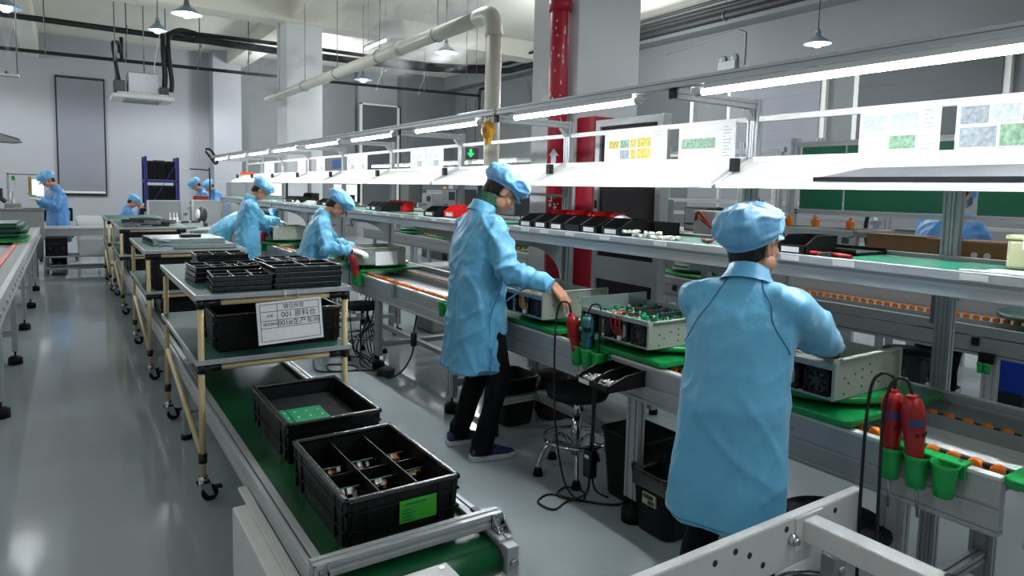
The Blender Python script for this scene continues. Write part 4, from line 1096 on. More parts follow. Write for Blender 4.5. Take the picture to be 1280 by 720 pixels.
def pcb_small(x, y, z, rz, label):
    t = T('circuit_board', label, 'circuit board', (x, y, z), rz, 'small boards in the divided crate')
    M = Matrix.Rotation(.95, 4, 'X') @ Matrix.Scale(1.15, 4)
    b = P(t, 'board', MB().box(-.05, -.003, -.04, .04, 0, .035).xf(M), 'pcb_dark')
    r = random.Random(int(x * 1000 + y * 77))
    c = MB(); d = MB()
    for k in range(16):
        u, v = r.uniform(-.045, .03), r.uniform(-.035, .025)
        (c if k % 2 else d).box(u, -.003 - r.uniform(.006, .02), v, u + r.uniform(.006, .014), -.003, v + r.uniform(.006, .014))
    tag(P(b, 'components', c.xf(M), 'orange_wheel'), kind='stuff'); tag(P(b, 'connectors', d.xf(M), 'white_plastic'), kind='stuff')
names = ['far left', 'far middle', 'far right', 'near left', 'near middle', 'near right']
for k, (dx, dy) in enumerate([(-.118, .075), (.0, .085), (.118, .085), (-.118, -.10), (.0, -.085), (.118, -.075)]):
    pcb_small(.845 + dx, 2.11 + dy + .05, BZ + .092, .05 * (k % 3 - 1), 'small green circuit board in the %s compartment of the front crate' % names[k])
crate(.875, 2.85, BZ, .39, .59, .165, 'rear black crate on the belt holding a flat green circuit panel')
t = T('circuit_board', 'flat green circuit board lying in the rear black crate', 'circuit board', (.82, 2.76, BZ + .106), -.03)
P(t, 'board', MB().box(-.055, -.15, 0, .09, .14, .003).box(-.085, -.15, 0, -.06, .14, .003), 'pcb_green')
dm = MB()
for u in (-.072, -.03, .02, .07):
    for v in (-.11, -.05, .02, .09): dm.box(u - .003, v - .007, .003, u + .003, v + .007, .005)
P(t, 'solder_mark', dm, 'white_plastic')
one('crate_insert', MB().box(-.15, -.24, 0, .15, .24, .095), 'black_foam', 'black foam block at the bottom of the rear crate', 'insert', (.875, 2.85, BZ + .008))

# ------------------------------------------------------------------ tan pipe carts straddling the conveyor
def cart(x0, x1, y0, y1, label, zt=1.0):
    t = T('pipe_cart', label, 'cart', (x0, y0, 0), 0, 'tan pipe carts')
    W, L = x1 - x0, y1 - y0
    i = .022
    for zz, nm in ((zt, 'top_shelf'), (.69, 'middle_shelf')):
        s = P(t, nm, MB().box(.0, .0, zz - .014, W, L, zz - .001), 'mat_green')
        P(s, 'edge_trim', MB().box(-.004, -.006, zz - .022, W + .004, .004, zz + .001).box(-.006, -.004, zz - .022, .004, L + .004, zz + .001).box(W - .004, -.004, zz - .022, W + .006, L, zz + .001).box(0, L - .004, zz - .022, W, L + .006, zz + .001), 'alu', .001)
    for zz in (zt - .042, .69 - .042):
        for y in (i, L - i):
            P(t, 'crossbar', MB().cyl((0.05, y, zz), (W - .05, y, zz), .014, n=14), 'cream')
            for x, s in ((i, 1), (W - i, -1)): P(t, 'pipe_joint', MB().cyl((x, y, zz), (x + s * .085, y, zz), .019, n=12).cyl((x, y, zz), (x, y + (.06 if y < L / 2 else -.06), zz), .019, n=12), 'joint_black')
        for x in (i, W - i): P(t, 'crossbar', MB().cyl((x, .03, zz), (x, L - .03, zz), .014, n=14), 'cream')
    for (x, y) in ((i, i), (W - i, i), (i, L - i), (W - i, L - i)):
        l = P(t, 'leg', MB().cyl((x, y, .115), (x, y, zt - .02), .0145, n=16), 'cream')
        [P(l, 'collar', MB().cyl((x, y, za), (x, y, za + .045), .02, n=14), 'joint_black') for za in (zt - .067, .625, .19)]
        c = P(t, 'caster', MB().cyl((x, y, .09), (x, y, .125), .02, n=14).box(x - .03, y - .03, .088, x + .03, y + .03, .094).prism([(x - .016, .088), (x + .03, .088), (x + .045, .03), (x + .02, .03)], 'y', y - .022, y - .018).prism([(x - .016, .088), (x + .03, .088), (x + .045, .03), (x + .02, .03)], 'y', y + .018, y + .022), 'chrome')
        P(c, 'wheel', MB().lathe([(.012, -.014), (.034, -.014), (.038, -.008), (.038, .008), (.034, .014), (.012, .014)], (x + .028, y, .0385), 20, 'y'), 'black_rubber')
        P(c, 'brake', MB().box(x + .045, y - .02, .055, x + .085, y + .02, .066), 'black_rubber', .004)
    P(t, 'brace', MB().cyl((i, .03, .22), (i, L - .03, .46), .0135, n=12), 'cream')
    P(t, 'lower_rail', MB().cyl((W - i, .03, .21), (W - i, L - .03, .21), .0135, n=12), 'cream')
    return t
cart(.488, 1.228, 3.37, 4.73, 'nearest tan pipe cart, stacked with black trays and hung with a white sign')
cart(.483, 1.205, 5.72, 7.12, 'second nearest tan pipe cart, holding long metal profiles')
cart(.487, 1.18, 8.75, 10.3, 'third nearest tan pipe cart, loaded with dark metal parts')
cart(.455, 1.16, 10.7, 12.0, 'farthest tan pipe cart, seen as a cluster of posts')

# stacked vacuum-formed black trays: every tray is a thing
def tray_parts(t, W, L, H, nx, ny, open_top=True):
    b = MB()
    b.box(0, 0, 0, W, L, .003)
    b.box(0, 0, 0, W, .004, H).box(0, L - .004, 0, W, L, H).box(0, 0, 0, .004, L, H).box(W - .004, 0, 0, W, L, H)
    P(t, 'body', b, 'black_tray')
    rm = MB().box(-.006, -.006, H - .004, W + .006, .006, H).box(-.006, L - .006, H - .004, W + .006, L + .006, H).box(-.006, 0, H - .004, .006, L, H).box(W - .006, 0, H - .004, W + .006, L, H)
    if open_top:
        for k in range(1, nx): rm.box(k * W / nx - .005, 0, H - .012, k * W / nx + .005, L, H - .002)
        for k in range(1, ny): rm.box(0, k * L / ny - .005, H - .012, W, k * L / ny + .005, H - .002)
    P(t, 'rim', rm, 'black_tray', .002)
    return t
def stack(x, y, z, W, L, n, what, rz=0, nx=2, ny=2, H=.027, top_extra=None):
    word = ['topmost', 'second from the top', 'third from the top', 'fourth from the top', 'fifth from the top', 'lowest']
    for k in range(n):
        t = T('component_tray', 'black tray, %s of the %s' % (word[n - 1 - k] if n > 1 else 'only one', what), 'tray', (x + .003 * ((k * 7) % 3 - 1), y + .004 * ((k * 5) % 3 - 1), z + k * H), rz + .012 * ((k * 3) % 3 - 1), 'black component trays on the nearest cart')
        tray_parts(t, W, L, H - .0015 if k < n - 1 else H, nx, ny, k == n - 1)
stack(.86, 3.43, 1.001, .34, .30, 4, 'neat front right stack on the nearest cart')
stack(.575, 3.44, 1.001, .27, .26, 3, 'front left stack on the nearest cart', -.05, 3, 2, .025)
stack(.55, 3.80, 1.001, .36, .26, 3, 'left rear stack on the nearest cart', .06, 4, 2, .027)
stack(.93, 3.86, 1.001, .27, .30, 3, 'right rear stack on the nearest cart', .04, 3, 3, .03)
stack(.62, 4.20, 1.001, .28, .24, 4, 'far stack on the nearest cart', .0, 3, 2, .027)
r = random.Random(21)
for k in range(22):
    u, v = r.uniform(.60, .88), r.uniform(3.82, 4.0)
    one('metal_clip', MB().box(-.012, -.004, 0, .012, .004, .012).box(-.012, -.004, .012, -.004, .004, .02), 'chrome' if k % 3 else 'alu_dark', 'small shiny metal clip lying in the left rear tray of the nearest cart', 'clip', (u, v, 1.06), r.uniform(0, 6), 'metal clips in a component tray')
crate(.905, 3.70, .691, .64, .42, .19, 'black crate on the middle shelf of the nearest cart, behind the sign')
crate(.85, 6.06, .691, .64, .6, .25, 'black crate on the middle shelf of the second nearest cart')
crate(.84, 9.12, .691, .60, .6, .25, 'black crate on the middle shelf of the third nearest cart')
crate(.83, 6.15, BZ, .46, .66, .2, 'black crate on the belt under the second nearest cart')
crate(.83, 9.2, BZ, .46, .66, .2, 'black crate on the belt under the third nearest cart')

# hanging sign
t = T('storage_sign', 'tilted white storage sign with Chinese writing wired to the nearest cart', 'sign', (.905, 3.345, .955))
M = Matrix.Rotation(-.13, 4, 'X') @ Matrix.Rotation(-.035, 4, 'Y')
W2, HH = .158, .205
def fl(x0, z0, x1, z1, y=-.0022): return (x0, y, z0, x1, y + .0012, z1)
P(t, 'plate', MB().box(-W2, -.001, -HH, W2, .001, .0).xf(M), 'label_white')
ln = MB()
bx0, bx1, bz0, bz1 = -W2 + .016, W2 - .014, -HH + .014, -.012
e = .0011
rows = [bz1, bz1 - .036, bz1 - .080, bz1 - .116, bz0]
for z in rows: ln.box(bx0, -.0022, z - e, bx1, -.001, z + e)
for x in (bx0, bx1): ln.box(x - e, -.0022, bz0, x + e, -.001, bz1)
ln.box(-.062, -.0022, rows[3], -.060, -.001, rows[0] - .002)
P(t, 'table_lines', ln.xf(M), 'label_ink')
def write(txt, size, x, z, m='label_ink', nm='lettering'):
    me = text_mesh(txt, size)
    me.transform(M @ Matrix.Translation((x, -.0024, z)) @ Matrix.Rotation(PI / 2, 4, 'X'))
    P(t, nm, me, m)
write('储位标签', .026, .02, (rows[0] + rows[1]) / 2 - .0)
write('001 原料仓', .036, .042, (rows[1] + rows[2]) / 2)
write('001#生产车间', .034, .042, (rows[2] + rows[3]) / 2)
write('仓库', .017, -.098, (rows[1] + rows[2]) / 2)
write('储位编码', .017, -.098, (rows[2] + rows[3]) / 2)
tw = MB()
for x in (-.02, .045): tw.ring((x, .012, .028), .022, .0025, 20, 6, 'x')
P(t, 'wire_tie', tw, 'cable_white')

# loads of the farther carts
t = T('metal_profile', 'long silver channel profile lying at the back of the second nearest cart', 'profile', (.72, 6.25, 1.001), .06)
P(t, 'channel', MB().box(-.14, -.05, 0, .42, .5, .004).box(-.14, -.05, 0, .42, -.046, .05).box(-.14, .496, 0, .42, .5, .05).box(-.14, -.05, .046, .42, .5, .05), 'chassis_top', .002)
P(t, 'black_insert', MB().box(.1, .1, .05, .26, .2, .075), 'black_plastic', .003)
P(t, 'ridge', MB().cyl((-.14, -.02, .045), (-.02, -.08, .03), .012, n=10).cyl((-.12, .06, .045), (.0, .0, .03), .012, n=10), 'chassis_top')
t = T('metal_profile', 'slim silver profile along the front edge of the second nearest cart', 'profile', (.9, 5.86, 1.001), -.02)
P(t, 'channel', MB().box(-.2, -.03, 0, .26, .07, .02).box(-.2, -.03, .02, .26, -.02, .032), 'alu', .003)
P(t, 'hook', MB().tube(smooth_path([(-.2, .0, .02), (-.26, .02, .03), (-.3, .05, .012)], 5), .008, 8), 'alu')
r = random.Random(31)
for k in range(12):
    a = r.uniform(-.5, .5)
    t = one('metal_bracket', MB().box(-.09, -.035, 0, .09, .035, .012).box(-.09, .03, 0, .09, .035, .045).cyl((.06, 0, .012), (.06, 0, .03), .02, n=12), 'machine_dark' if k % 2 else 'alu_dark', 'dark metal bracket in the jumble on the third nearest cart', 'bracket', (.63 + .1 * (k % 5), 8.95 + .25 * (k // 4) + r.uniform(-.05, .05), 1.001 + .013 * (k % 3)), a, 'metal brackets on the third cart')
t = one('foam_pad', MB().lathe([(.001, 0), (.2, 0), (.21, .02), (.17, .06), (.05, .075), (.001, .075)], n=28), 'black_foam', 'dark rounded cover on the third nearest cart', 'cover', (.82, 9.55, 1.001))

# ------------------------------------------------------------------ white chair-like frame in the lower right foreground
t = T('steel_trestle', 'white steel trestle cutting the lower right foreground', 'frame', (0, 0, 0))
pl = MB().box(1.05, 1.075, .47, 2.05, 1.105, .618)
P(t, 'end_plate', pl, 'white_metal', .006)
P(t, 'side_tube', MB().box(1.735, .2, .535, 1.80, 1.075, .60), 'white_metal', .005)
P(t, 'flange', MB().box(1.70, 1.07, .51, 1.83, 1.076, .612), 'white_metal', .002)
h = MB()
for x, z in ((1.36, .58), (1.44, .588), (1.50, .56), (1.66, .59), (1.72, .603), (1.56, .515), (1.9, .585)): h.cyl((x, 1.0735, z), (x, 1.0752, z), .009, n=12)
P(t, 'bolt_hole', h, 'machine_dark')
P(t, 'bolt', MB().cyl((1.685, 1.06, .555), (1.685, 1.076, .555), .017, n=6).cyl((1.685, 1.05, .555), (1.685, 1.066, .555), .009, n=10), 'chrome')
P(t, 'top_nut', MB().box(1.75, .60, .6, 1.785, .635, .607).box(1.745, .50, .6, 1.80, .545, .61).cyl((1.765, .7, .6), (1.765, .7, .612), .014, n=6), 'chrome')
for x, y in ((1.08, 1.09), (2.0, 1.09), (1.77, .25)): P(t, 'leg', MB().box(x - .025, y - .014, 0, x + .025, y + .014, .55), 'white_metal', .003)
P(t, 'lower_bracket', MB().box(1.84, 1.03, .4, 1.9, 1.075, .47).cyl((1.87, 1.02, .43), (1.87, 1.08, .43), .012, n=10), 'grey_metal', .003)
t = T('white_carton', 'small white folded box under the white steel trestle', 'box', (1.72, .78, .33))
P(t, 'body', MB().prism([(-.1, 0), (.1, 0), (.12, .06), (.0, .11), (-.08, .05)], 'y', -.08, .08), 'white_metal', .004)
P(t, 'stand', MB().box(-.03, -.03, -.33, .03, .03, 0), 'grey_metal', .003)
# ------------------------------------------------------------------ far left bench and far desks
t = T('side_conveyor', 'grey assembly bench with an orange strip at the left edge', 'conveyor')
P(t, 'side_rail', MB().box(-.39, 4.6, .735, -.35, 12.9, .785).box(-.385, 4.6, .66, -.355, 12.9, .728).box(-.39, 4.6, .64, -.345, 12.9, .655), 'alu', .002)
P(t, 'flat_top', MB().box(-.47, 4.6, .765, -.39, 12.9, .785), 'grey_metal')
P(t, 'orange_strip', MB().box(-.515, 4.6, .77, -.475, 12.9, .79), 'orange_strip')
P(t, 'bed', MB().box(-.95, 4.6, .74, -.515, 12.9, .76), 'grey_metal')
P(t, 'outer_rail', MB().box(-1.04, 4.6, .66, -.95, 12.9, .785), 'alu')
for k in range(28): P(t, 'screw', MB().cyl((-.345, 5 + k * .29, .70), (-.355, 5 + k * .29, .70), .012, n=8), 'chrome')
for y in (5.27, 6.78, 8.3, 9.7, 11.2):
    for x in (-.385, -.99):
        l = P(t, 'leg', leg_mb(x, y, .64), 'alu', .001)
        P(l, 'foot', foot_mb(x, y), 'black_rubber')
    P(t, 'cross_bar', slot_profile(MB(), (-.97, y, .25), (-.4, y, .25), .04, .04), 'alu')
for k, (z, dx, w, m) in enumerate(((.785, 0, .56, 'pallet_green'), (.85, -.03, .6, 'pallet_dark'), (.9, .01, .54, 'pallet_dark'), (.945, -.02, .5, 'pallet_dark'))):
    one('pallet_plate', MB().prism([(-w / 2, -.5), (w / 2 - .05, -.5), (w / 2, -.4), (w / 2, .5), (-w / 2, .5)], 'z', 0, .028).box(-.2, -.4, .028, .2, .4, .05), m, 'green pallet plate, %s of the stack on the left bench' % ['lowest', 'second', 'third', 'topmost'][k], 'pallet', (-.68 + dx, 10.1 + .06 * k, z), 0, 'pallets stacked on the left bench', .004)
t = T('desk_screen', 'grey partition panel behind the green pallets at the left edge', 'partition', (0, 0, 0))
P(t, 'panel', MB().box(-1.7, 12.95, .3, -.30, 13.0, 1.03), 'panel_grey', .004)
P(t, 'top_cap', MB().box(-1.7, 12.93, 1.03, -.29, 13.02, 1.06), 'alu_dark', .003)
P(t, 'foot', MB().box(-1.6, 12.85, 0, -1.5, 13.1, .3).box(-.5, 12.85, 0, -.4, 13.1, .3), 'alu_dark')
t = T('work_desk', 'long pale work desk across the far end of the aisle', 'desk', (0, 0, 0))
P(t, 'desk_top', MB().prism([(-.31, 13.1), (1.25, 13.1), (1.25, 15.0), (.62, 15.0), (.62, 17.6), (.16, 17.6), (.16, 13.6), (-.31, 13.6)], 'z', .72, .75), 'laminate', .005)
P(t, 'front_panel', MB().box(-.31, 13.12, .61, 1.25, 13.16, .72), 'grey_metal', .003)
for x, y in ((-.28, 13.2), (1.2, 13.2), (1.2, 14.9), (.58, 17.5), (.2, 17.5)): P(t, 'leg', MB().box(x - .025, y - .025, 0, x + .025, y + .025, .72), 'alu')

t = T('rack_shelf', 'low rack under the far desk holding a black case and a pale carton', 'rack', (0, 0, 0))
for z in (.1, .29): P(t, 'shelf_board', MB().box(-.3, 12.78, z, .55, 13.3, z + .025), 'grey_metal', .004)
P(t, 'side_frame', MB().tube(smooth_path([(.56, 12.8, 0), (.56, 12.8, .5), (.56, 12.84, .58), (.56, 13.0, .585), (.56, 13.08, .5), (.56, 13.08, 0)], 5), .02, 10).tube([(-.31, 12.8, 0), (-.31, 12.8, .58)], .014, 8), 'alu')
t = T('black_case', 'black case on the low rack under the far desk', 'case', (-.15, 13.0, .316))
P(t, 'body', MB().box(-.14, -.18, 0, .15, .18, .29), 'black_foam', .01)
P(t, 'latch', MB().box(-.1, -.19, .1, -.07, -.18, .14).box(.08, -.19, .1, .11, -.18, .14).box(-.14, -.185, .19, .15, -.18, .2), 'machine_dark')
one('pale_carton', MB().box(-.18, -.18, 0, .18, .18, .26).box(-.18, -.185, .2, .18, -.18, .21), 'laminate', 'pale carton on the low rack beside the black case', 'box', (.33, 13.0, .316), bevel=.004)
def chair(x, y, rz, label):
    t = T('task_chair', label, 'chair', (x, y, 0), rz, 'black task chairs')
    P(t, 'backrest', MB().loft([[(-.22 + .44 * (k in (1, 2)) * 1.0, (.02 if k < 2 else .06) , z) for k in range(4)] for z in (.72, .98)], True, False), 'black_foam', .02)
    P(t, 'seat', MB().box(-.22, -.42, .42, .22, .02, .48), 'black_foam', .03)
    P(t, 'column', MB().cyl((0, -.2, .06), (0, -.2, .42), .03, n=12).box(-.02, .02, .45, .02, .05, .75), 'chrome')
    for k in range(5):
        a = 2 * PI * k / 5
        P(t, 'leg', MB().beam((0, -.2, .08), (.26 * math.cos(a), -.2 + .26 * math.sin(a), .05), .04, .03).ball((.26 * math.cos(a), -.2 + .26 * math.sin(a), .03), .03, 10, 6), 'black_plastic')
chair(-.5, 15.6, 0, 'black chair left of the standing worker by the far blind')
chair(-.12, 15.7, 0, 'black chair right of the standing worker by the far blind')
t = T('microscope_station', 'grey microscope on an arm at the left edge of the far desks', 'microscope', (-.72, 13.5, .75))
P(t, 'base', MB().box(-.4, -.3, -.03, .2, .5, 0), 'laminate', .004)
P(t, 'column', MB().cyl((0, 0, 0), (0, 0, .55), .03, n=12), 'alu')
P(t, 'head', MB().box(-.1, -.16, .25, .12, .1, .38).cyl((.0, -.14, .1), (0, -.14, .28), .045, n=14), 'panel_grey', .02)
P(t, 'eyepiece', MB().cyl((-.22, -.1, .52), (-.08, -.1, .40), .035, n=12).box(-.3, -.15, .48, -.12, -.02, .62), 'machine_dark', .01)
P(t, 'stage', MB().box(-.14, -.25, .05, .14, .1, .09).box(.02, -.2, .22, .14, -.17, .32), 'wire_tan', .01)
P(t, 'desk_leg', MB().box(-.38, -.28, -.75, -.33, -.23, -.03).box(.13, -.28, -.75, .18, -.23, -.03).box(-.38, .43, -.75, -.33, .48, -.03).box(.13, .43, -.75, .18, .48, -.03), 'alu')
t = T('document_stand', 'stand with a glowing white sheet and an overhead bar at the far left', 'stand', (-.62, 14.3, 0))
P(t, 'post', MB().beam((-.2, 0, 0), (-.2, 0, 1.62), .03, .03), 'alu')
P(t, 'bar', MB().beam((-.21, 0, 1.6), (.28, 0, 1.6), .03, .02), 'alu_dark')
P(t, 'green_tag', MB().box(-.15, -.012, 1.5, -.1, 0, 1.57), 'cup_green')
P(t, 'slim_sheet', MB().box(-.17, -.008, 1.3, -.08, -.002, 1.5), 'paper')
P(t, 'wood_edge', MB().box(.08, -.01, 1.24, .13, .0, 1.56), 'wire_tan')
P(t, 'glowing_sheet', MB().box(.13, -.014, 1.23, .30, -.004, 1.52), 'screen_sheet_glow')  # white sheet given its own glow to stand out from the wall
P(t, 'lamp_bead', MB().box(.24, -.02, 1.57, .29, .02, 1.62), 'white_plastic', .006)
t = T('arm_lamp', 'silver lamp head on an arm at the left edge of the photo', 'lamp', (-.42, 6.05, 1.86))
P(t, 'head', MB().prism([(-.28, -.02), (.05, -.03), (.17, -.075), (.12, -.085), (-.28, -.075)], 'y', -.09, .09), 'alu', .006)
P(t, 'frame_bar', MB().beam((-.3, -.08, .07), (.15, -.08, -.06), .016, .016).beam((-.3, .08, .07), (.15, .08, -.06), .016, .016), 'alu_dark')
P(t, 'diffuser', MB().box(-.26, -.07, -.082, .04, .07, -.076), 'mirror_lens')
P(t, 'arm', MB().tube(smooth_path([(-.25, 0, .0), (-.4, 0, .1), (-.5, 0, -.2), (-.5, 0, -1.02)], 6), .014, 8), 'alu_dark')

# blue rack with black bins
t = T('storage_rack', 'dark blue boltless rack loaded with black bins before the back wall', 'rack', (1.52, 17.4, 0))
for x in (0, .66):
    for y in (0, .55): P(t, 'upright', MB().box(x - .03, y - .03, 0, x + .03, y + .03, 2.1), 'blue_rack', .004)
for z in (.35, .93, 1.56):
    P(t, 'shelf_beam', MB().box(0, -.03, z - .05, .66, .0, z + .01).box(0, .55, z - .05, .66, .58, z + .01).box(-.02, 0, z - .05, .02, .55, z + .01).box(.64, 0, z - .05, .68, .55, z + .01).box(0, 0, z - .01, .66, .55, z + .004), 'blue_rack')
P(t, 'brace', MB().beam((.08, -.04, .95), (.62, -.04, 1.95), .03, .012).beam((.02, 0, .5), (.02, .55, 1.4), .03, .012), 'blue_rack')
for k, (x, z, w, h) in enumerate(((.045, 1.575, .185, .43), (.238, 1.575, .185, .43), (.431, 1.575, .18, .43), (.06, .945, .18, .5), (.25, .945, .18, .5), (.435, .945, .175, .5))):
    t2 = T('storage_crate', 'tall black bin, %s on the %s shelf of the blue rack' % (['left', 'middle', 'right'][k % 3], 'upper' if k < 3 else 'lower'), 'crate', (1.52 + x, 17.42, z), 0, 'bins on the blue rack')
    P(t2, 'body', MB().box(0, 0, 0, w, .5, h), 'black_foam', .01)
    P(t2, 'rim', MB().box(-.004, -.006, h - .05, w + .004, .506, h - .02), 'black_plastic')
one('coil', MB().ring((0, 0, .02), .1, .015, 24, 6).ring((.05, 0, .03), .08, .012, 24, 6), 'panel_grey', 'coiled grey cable on top of the blue rack', 'cable', (1.8, 17.6, 2.0))
# partition desks in the middle distance
def part_desk(x0, x1, y, z0, z1, label):
    t = T('partition_panel', label, 'partition', (0, 0, 0))
    P(t, 'panel', MB().box(x0, y, z0, x1, y + .04, z1), 'panel_grey', .004)
    P(t, 'cap_rail', MB().box(x0, y - .01, z1, x1, y + .05, z1 + .02), 'alu', .003)
    P(t, 'post', MB().box(x0, y - .01, 0, x0 + .04, y + .05, z1).box(x1 - .04, y - .01, 0, x1, y + .05, z1), 'alu')
part_desk(1.22, 1.82, 13.9, .3, 1.17, 'grey partition panel in front of the blue rack')
part_desk(1.92, 2.5, 13.6, .3, 1.19, 'grey partition panel before the pair of distant workers')
t = T('work_desk', 'far worktop with small parts behind the third nearest cart', 'desk', (0, 0, 0))
P(t, 'desk_top', MB().box(1.25, 12.3, .72, 2.1, 13.5, .75), 'laminate', .004)
for x in (1.28, 2.05):
    for y in (12.35, 13.45): P(t, 'leg', MB().box(x - .025, y - .025, 0, x + .025, y + .025, .72), 'alu')
one('pallet_plate', MB().lathe([(.001, 0), (.24, 0), (.25, .02), (.001, .022)], n=28), 'pallet_green', 'green round plate on the far worktop', 'pallet', (1.62, 12.6, .75))
t = T('parts_board', 'pale tray of connectors on the far worktop', 'tray', (1.75, 12.95, .75))
P(t, 'tray', MB().box(-.3, -.1, 0, .25, .1, .1), 'laminate', .004)
P(t, 'connector_strip', MB().box(-.1, -.11, .08, .02, -.1, .11).box(.06, -.11, .08, .2, -.1, .11), 'machine_dark')
for k, x in enumerate((1.52, 1.58, 1.63)): one('white_bottle', MB().lathe([(.02, 0), (.022, .14), (.008, .17), (.006, .24)], n=12), 'white_plastic', 'slim white bottle, %s of three on the far worktop' % ['left', 'middle', 'right'][k], 'bottle', (x, 13.2, .75), None, 'slim white bottles')
t = T('mask_stand', 'black and white rounded device on the far worktop', 'device', (2.02, 13.1, .75))
P(t, 'body', MB().ball((0, 0, .2), (.09, .09, .15), 16, 10), 'machine_dark')
P(t, 'visor', MB().ball((-.07, -.03, .22), (.05, .06, .09), 14, 8), 'white_plastic')
P(t, 'foot', MB().box(-.08, -.08, 0, .08, .08, .06), 'machine_dark')
one('yellow_gun', MB().prism([(-.05, .1), (.06, .12), (.06, .06), (.0, .06), (.02, -.02), (-.03, -.02)], 'y', -.02, .02), 'yellow', 'small yellow tape gun before the blue rack', 'tool', (1.72, 14.1, .98))
one('box_ledge', MB().box(1.22, 13.94, .9, 1.9, 14.4, .96).box(1.3, 14.3, 0, 1.35, 14.35, .9).box(1.8, 14.3, 0, 1.85, 14.35, .9), 'panel_grey', 'narrow grey counter behind the partition before the blue rack', 'counter')
t = T('black_device', 'black box-shaped device in front of the seated distant worker', 'device', (1.32, 14.7, .8))
P(t, 'body', MB().prism([(-.18, 0), (.2, 0), (.17, .22), (-.15, .22)], 'y', -.15, .15), 'black_plastic', .01)
P(t, 'stand', MB().box(-.1, -.1, -.8, .1, .1, 0), 'alu_dark')
t = T('red_device', 'dull red box beside the pair of distant workers', 'device', (2.36, 15.4, 1.0))
P(t, 'body', MB().box(-.14, -.1, 0, .14, .1, .26), 'wire_red', .02)
P(t, 'stand', MB().box(-.2, -.15, -1, .2, .15, 0), 'panel_grey')
t = T('bench_lamp', 'thin black bench lamp behind the blue rack', 'lamp', (2.35, 15.8, 0))
P(t, 'arm', MB().tube(smooth_path([(.25, 0, .0), (.25, 0, 1.7), (.2, 0, 1.8), (-.2, 0, 1.82)], 5), .015, 8), 'machine_dark')
P(t, 'head', MB().box(-.28, -.04, 1.79, -.15, .04, 1.83), 'white_plastic', .005)
t = T('stacked_cabinet', 'pale grey storage cabinet beyond the far end of the line', 'cabinet', (3.3, 14.6, 0))
P(t, 'body', MB().box(-.5, 0, 0, .8, .5, 1.55), 'laminate', .006)
P(t, 'door_gap', MB().box(.14, -.004, .1, .15, 0, 1.5), 'machine_dark')
one('red_box', MB().box(-.1, -.08, 0, .1, .08, .05), 'orange_strip', 'small red object on the far end of the sloping trays', 'box', (2.75, 12.9, 1.69))

# ------------------------------------------------------------------ cabinet with dark panels beside the column
t = T('guard_screen', 'aluminium framed guard screen with dark glossy panels behind the shelf', 'screen', (3.3, 3.2, 0))
f = MB()
D, Lc = .08, .68
for y in (.0, Lc - .05): f.box(0, y, .04, D, y + .05, 2.05)
for z0, z1 in ((.10, .15), (.88, 1.05), (2.0, 2.05)): f.box(0, .05, z0, D, Lc - .05, z1)
P(t, 'frame', f, 'alu', .002)
for z0, z1 in ((.15, .88), (1.05, 2.0)):
    P(t, 'panel', MB().box(.02, .05, z0, .028, Lc - .05, z1), 'cab_glass')
P(t, 'latch', MB().box(-.012, Lc - .035, 1.4, 0, Lc - .02, 1.46), 'black_plastic', .002)
for x, y in ((.05, .03), (.05, Lc - .03)): P(t, 'foot', MB().cyl((x, y, 0), (x, y, .05), .03, n=12), 'black_rubber')
t = T('barcode_reader', 'black clip-on bracket under the tray beside the red pipe', 'bracket', (2.66, 3.9, 1.50))
P(t, 'clamp', MB().box(-.03, -.03, -.02, .02, .03, .06), 'black_plastic', .004)
P(t, 'arm', MB().beam((0, 0, 0), (.12, -.35, -.01), .016, .016), 'grey_metal')
P(t, 'lead', MB().tube(smooth_path([(0, 0, -.02), (-.01, .01, -.1), (.0, 0, -.18), (.03, -.02, -.21)], 5), .004, 6), 'cable')

# ------------------------------------------------------------------ second line beyond the assembly line
def line2(y0, y1, legs, label):
    t = T('conveyor_bench', label, 'conveyor', (0, 0, 0), 0, 'second line conveyor sections')
    x0, x1 = 4.62, 5.42
    f = MB()
    f.box(x0, y0, .70, x0 + .035, y1, .76).box(x0 + .003, y0, .60, x0 + .035, y1, .692).box(x0 - .004, y0, .58, x0 + .04, y1, .595)
    P(t, 'front_beam', f, 'grey_metal', .002)
    P(t, 'back_beam', MB().box(x1 - .035, y0, .58, x1, y1, .83), 'alu')
    P(t, 'bed', MB().box(x0 + .05, y0, .70, x1 - .05, y1, .72).box(x0 + .3, y0, .72, x0 + .308, y1, .75), 'grey_metal')
    n = min(48, int((y1 - y0) / .058))
    for k in range(n):
        y = y0 + .04 + k * (y1 - y0 - .08) / (n - 1)
        for x in (5.05,): link(bpy.data.objects.new('roller_wheel', wheel_me), t, (x, y, .745))
    for y in legs:
        for x in (x0 + .025, x1 - .03):
            l = P(t, 'leg', leg_mb(x, y, .58), 'alu')
            P(l, 'foot', foot_mb(x, y), 'black_rubber')
    P(t, 'stretcher', slot_profile(MB(), (x0 + .4, y0 + .05, .15), (x0 + .4, y1 - .05, .15), .04, .04), 'alu')
    for y in (y0 + .8, y0 + .45): P(t, 'sensor', MB().box(x0 - .02, y - .02, .64, x0, y + .02, .69), 'black_plastic', .003)
    return t
line2(1.0, 3.78, (1.72, 3.3), 'near section of the second conveyor line beyond the aisle')
line2(3.8, 6.6, (4.2, 6.0), 'middle section of the second conveyor line, behind the cabinet')
line2(6.62, 12.0, (7.2, 9.3, 11.5), 'far section of the second conveyor line')
t = T('round_table_plate', 'dark green round plate on the near end of the second line', 'pallet', (5.05, 1.50, .80))
P(t, 'plate', MB().lathe([(.33, 0), (.345, .004), (.345, .026), (.335, .032), (.001, .034)], n=44), 'pallet_dark')
P(t, 'riser', MB().cyl((0, 0, -.055), (0, 0, 0), .15, n=20), 'machine_dark')
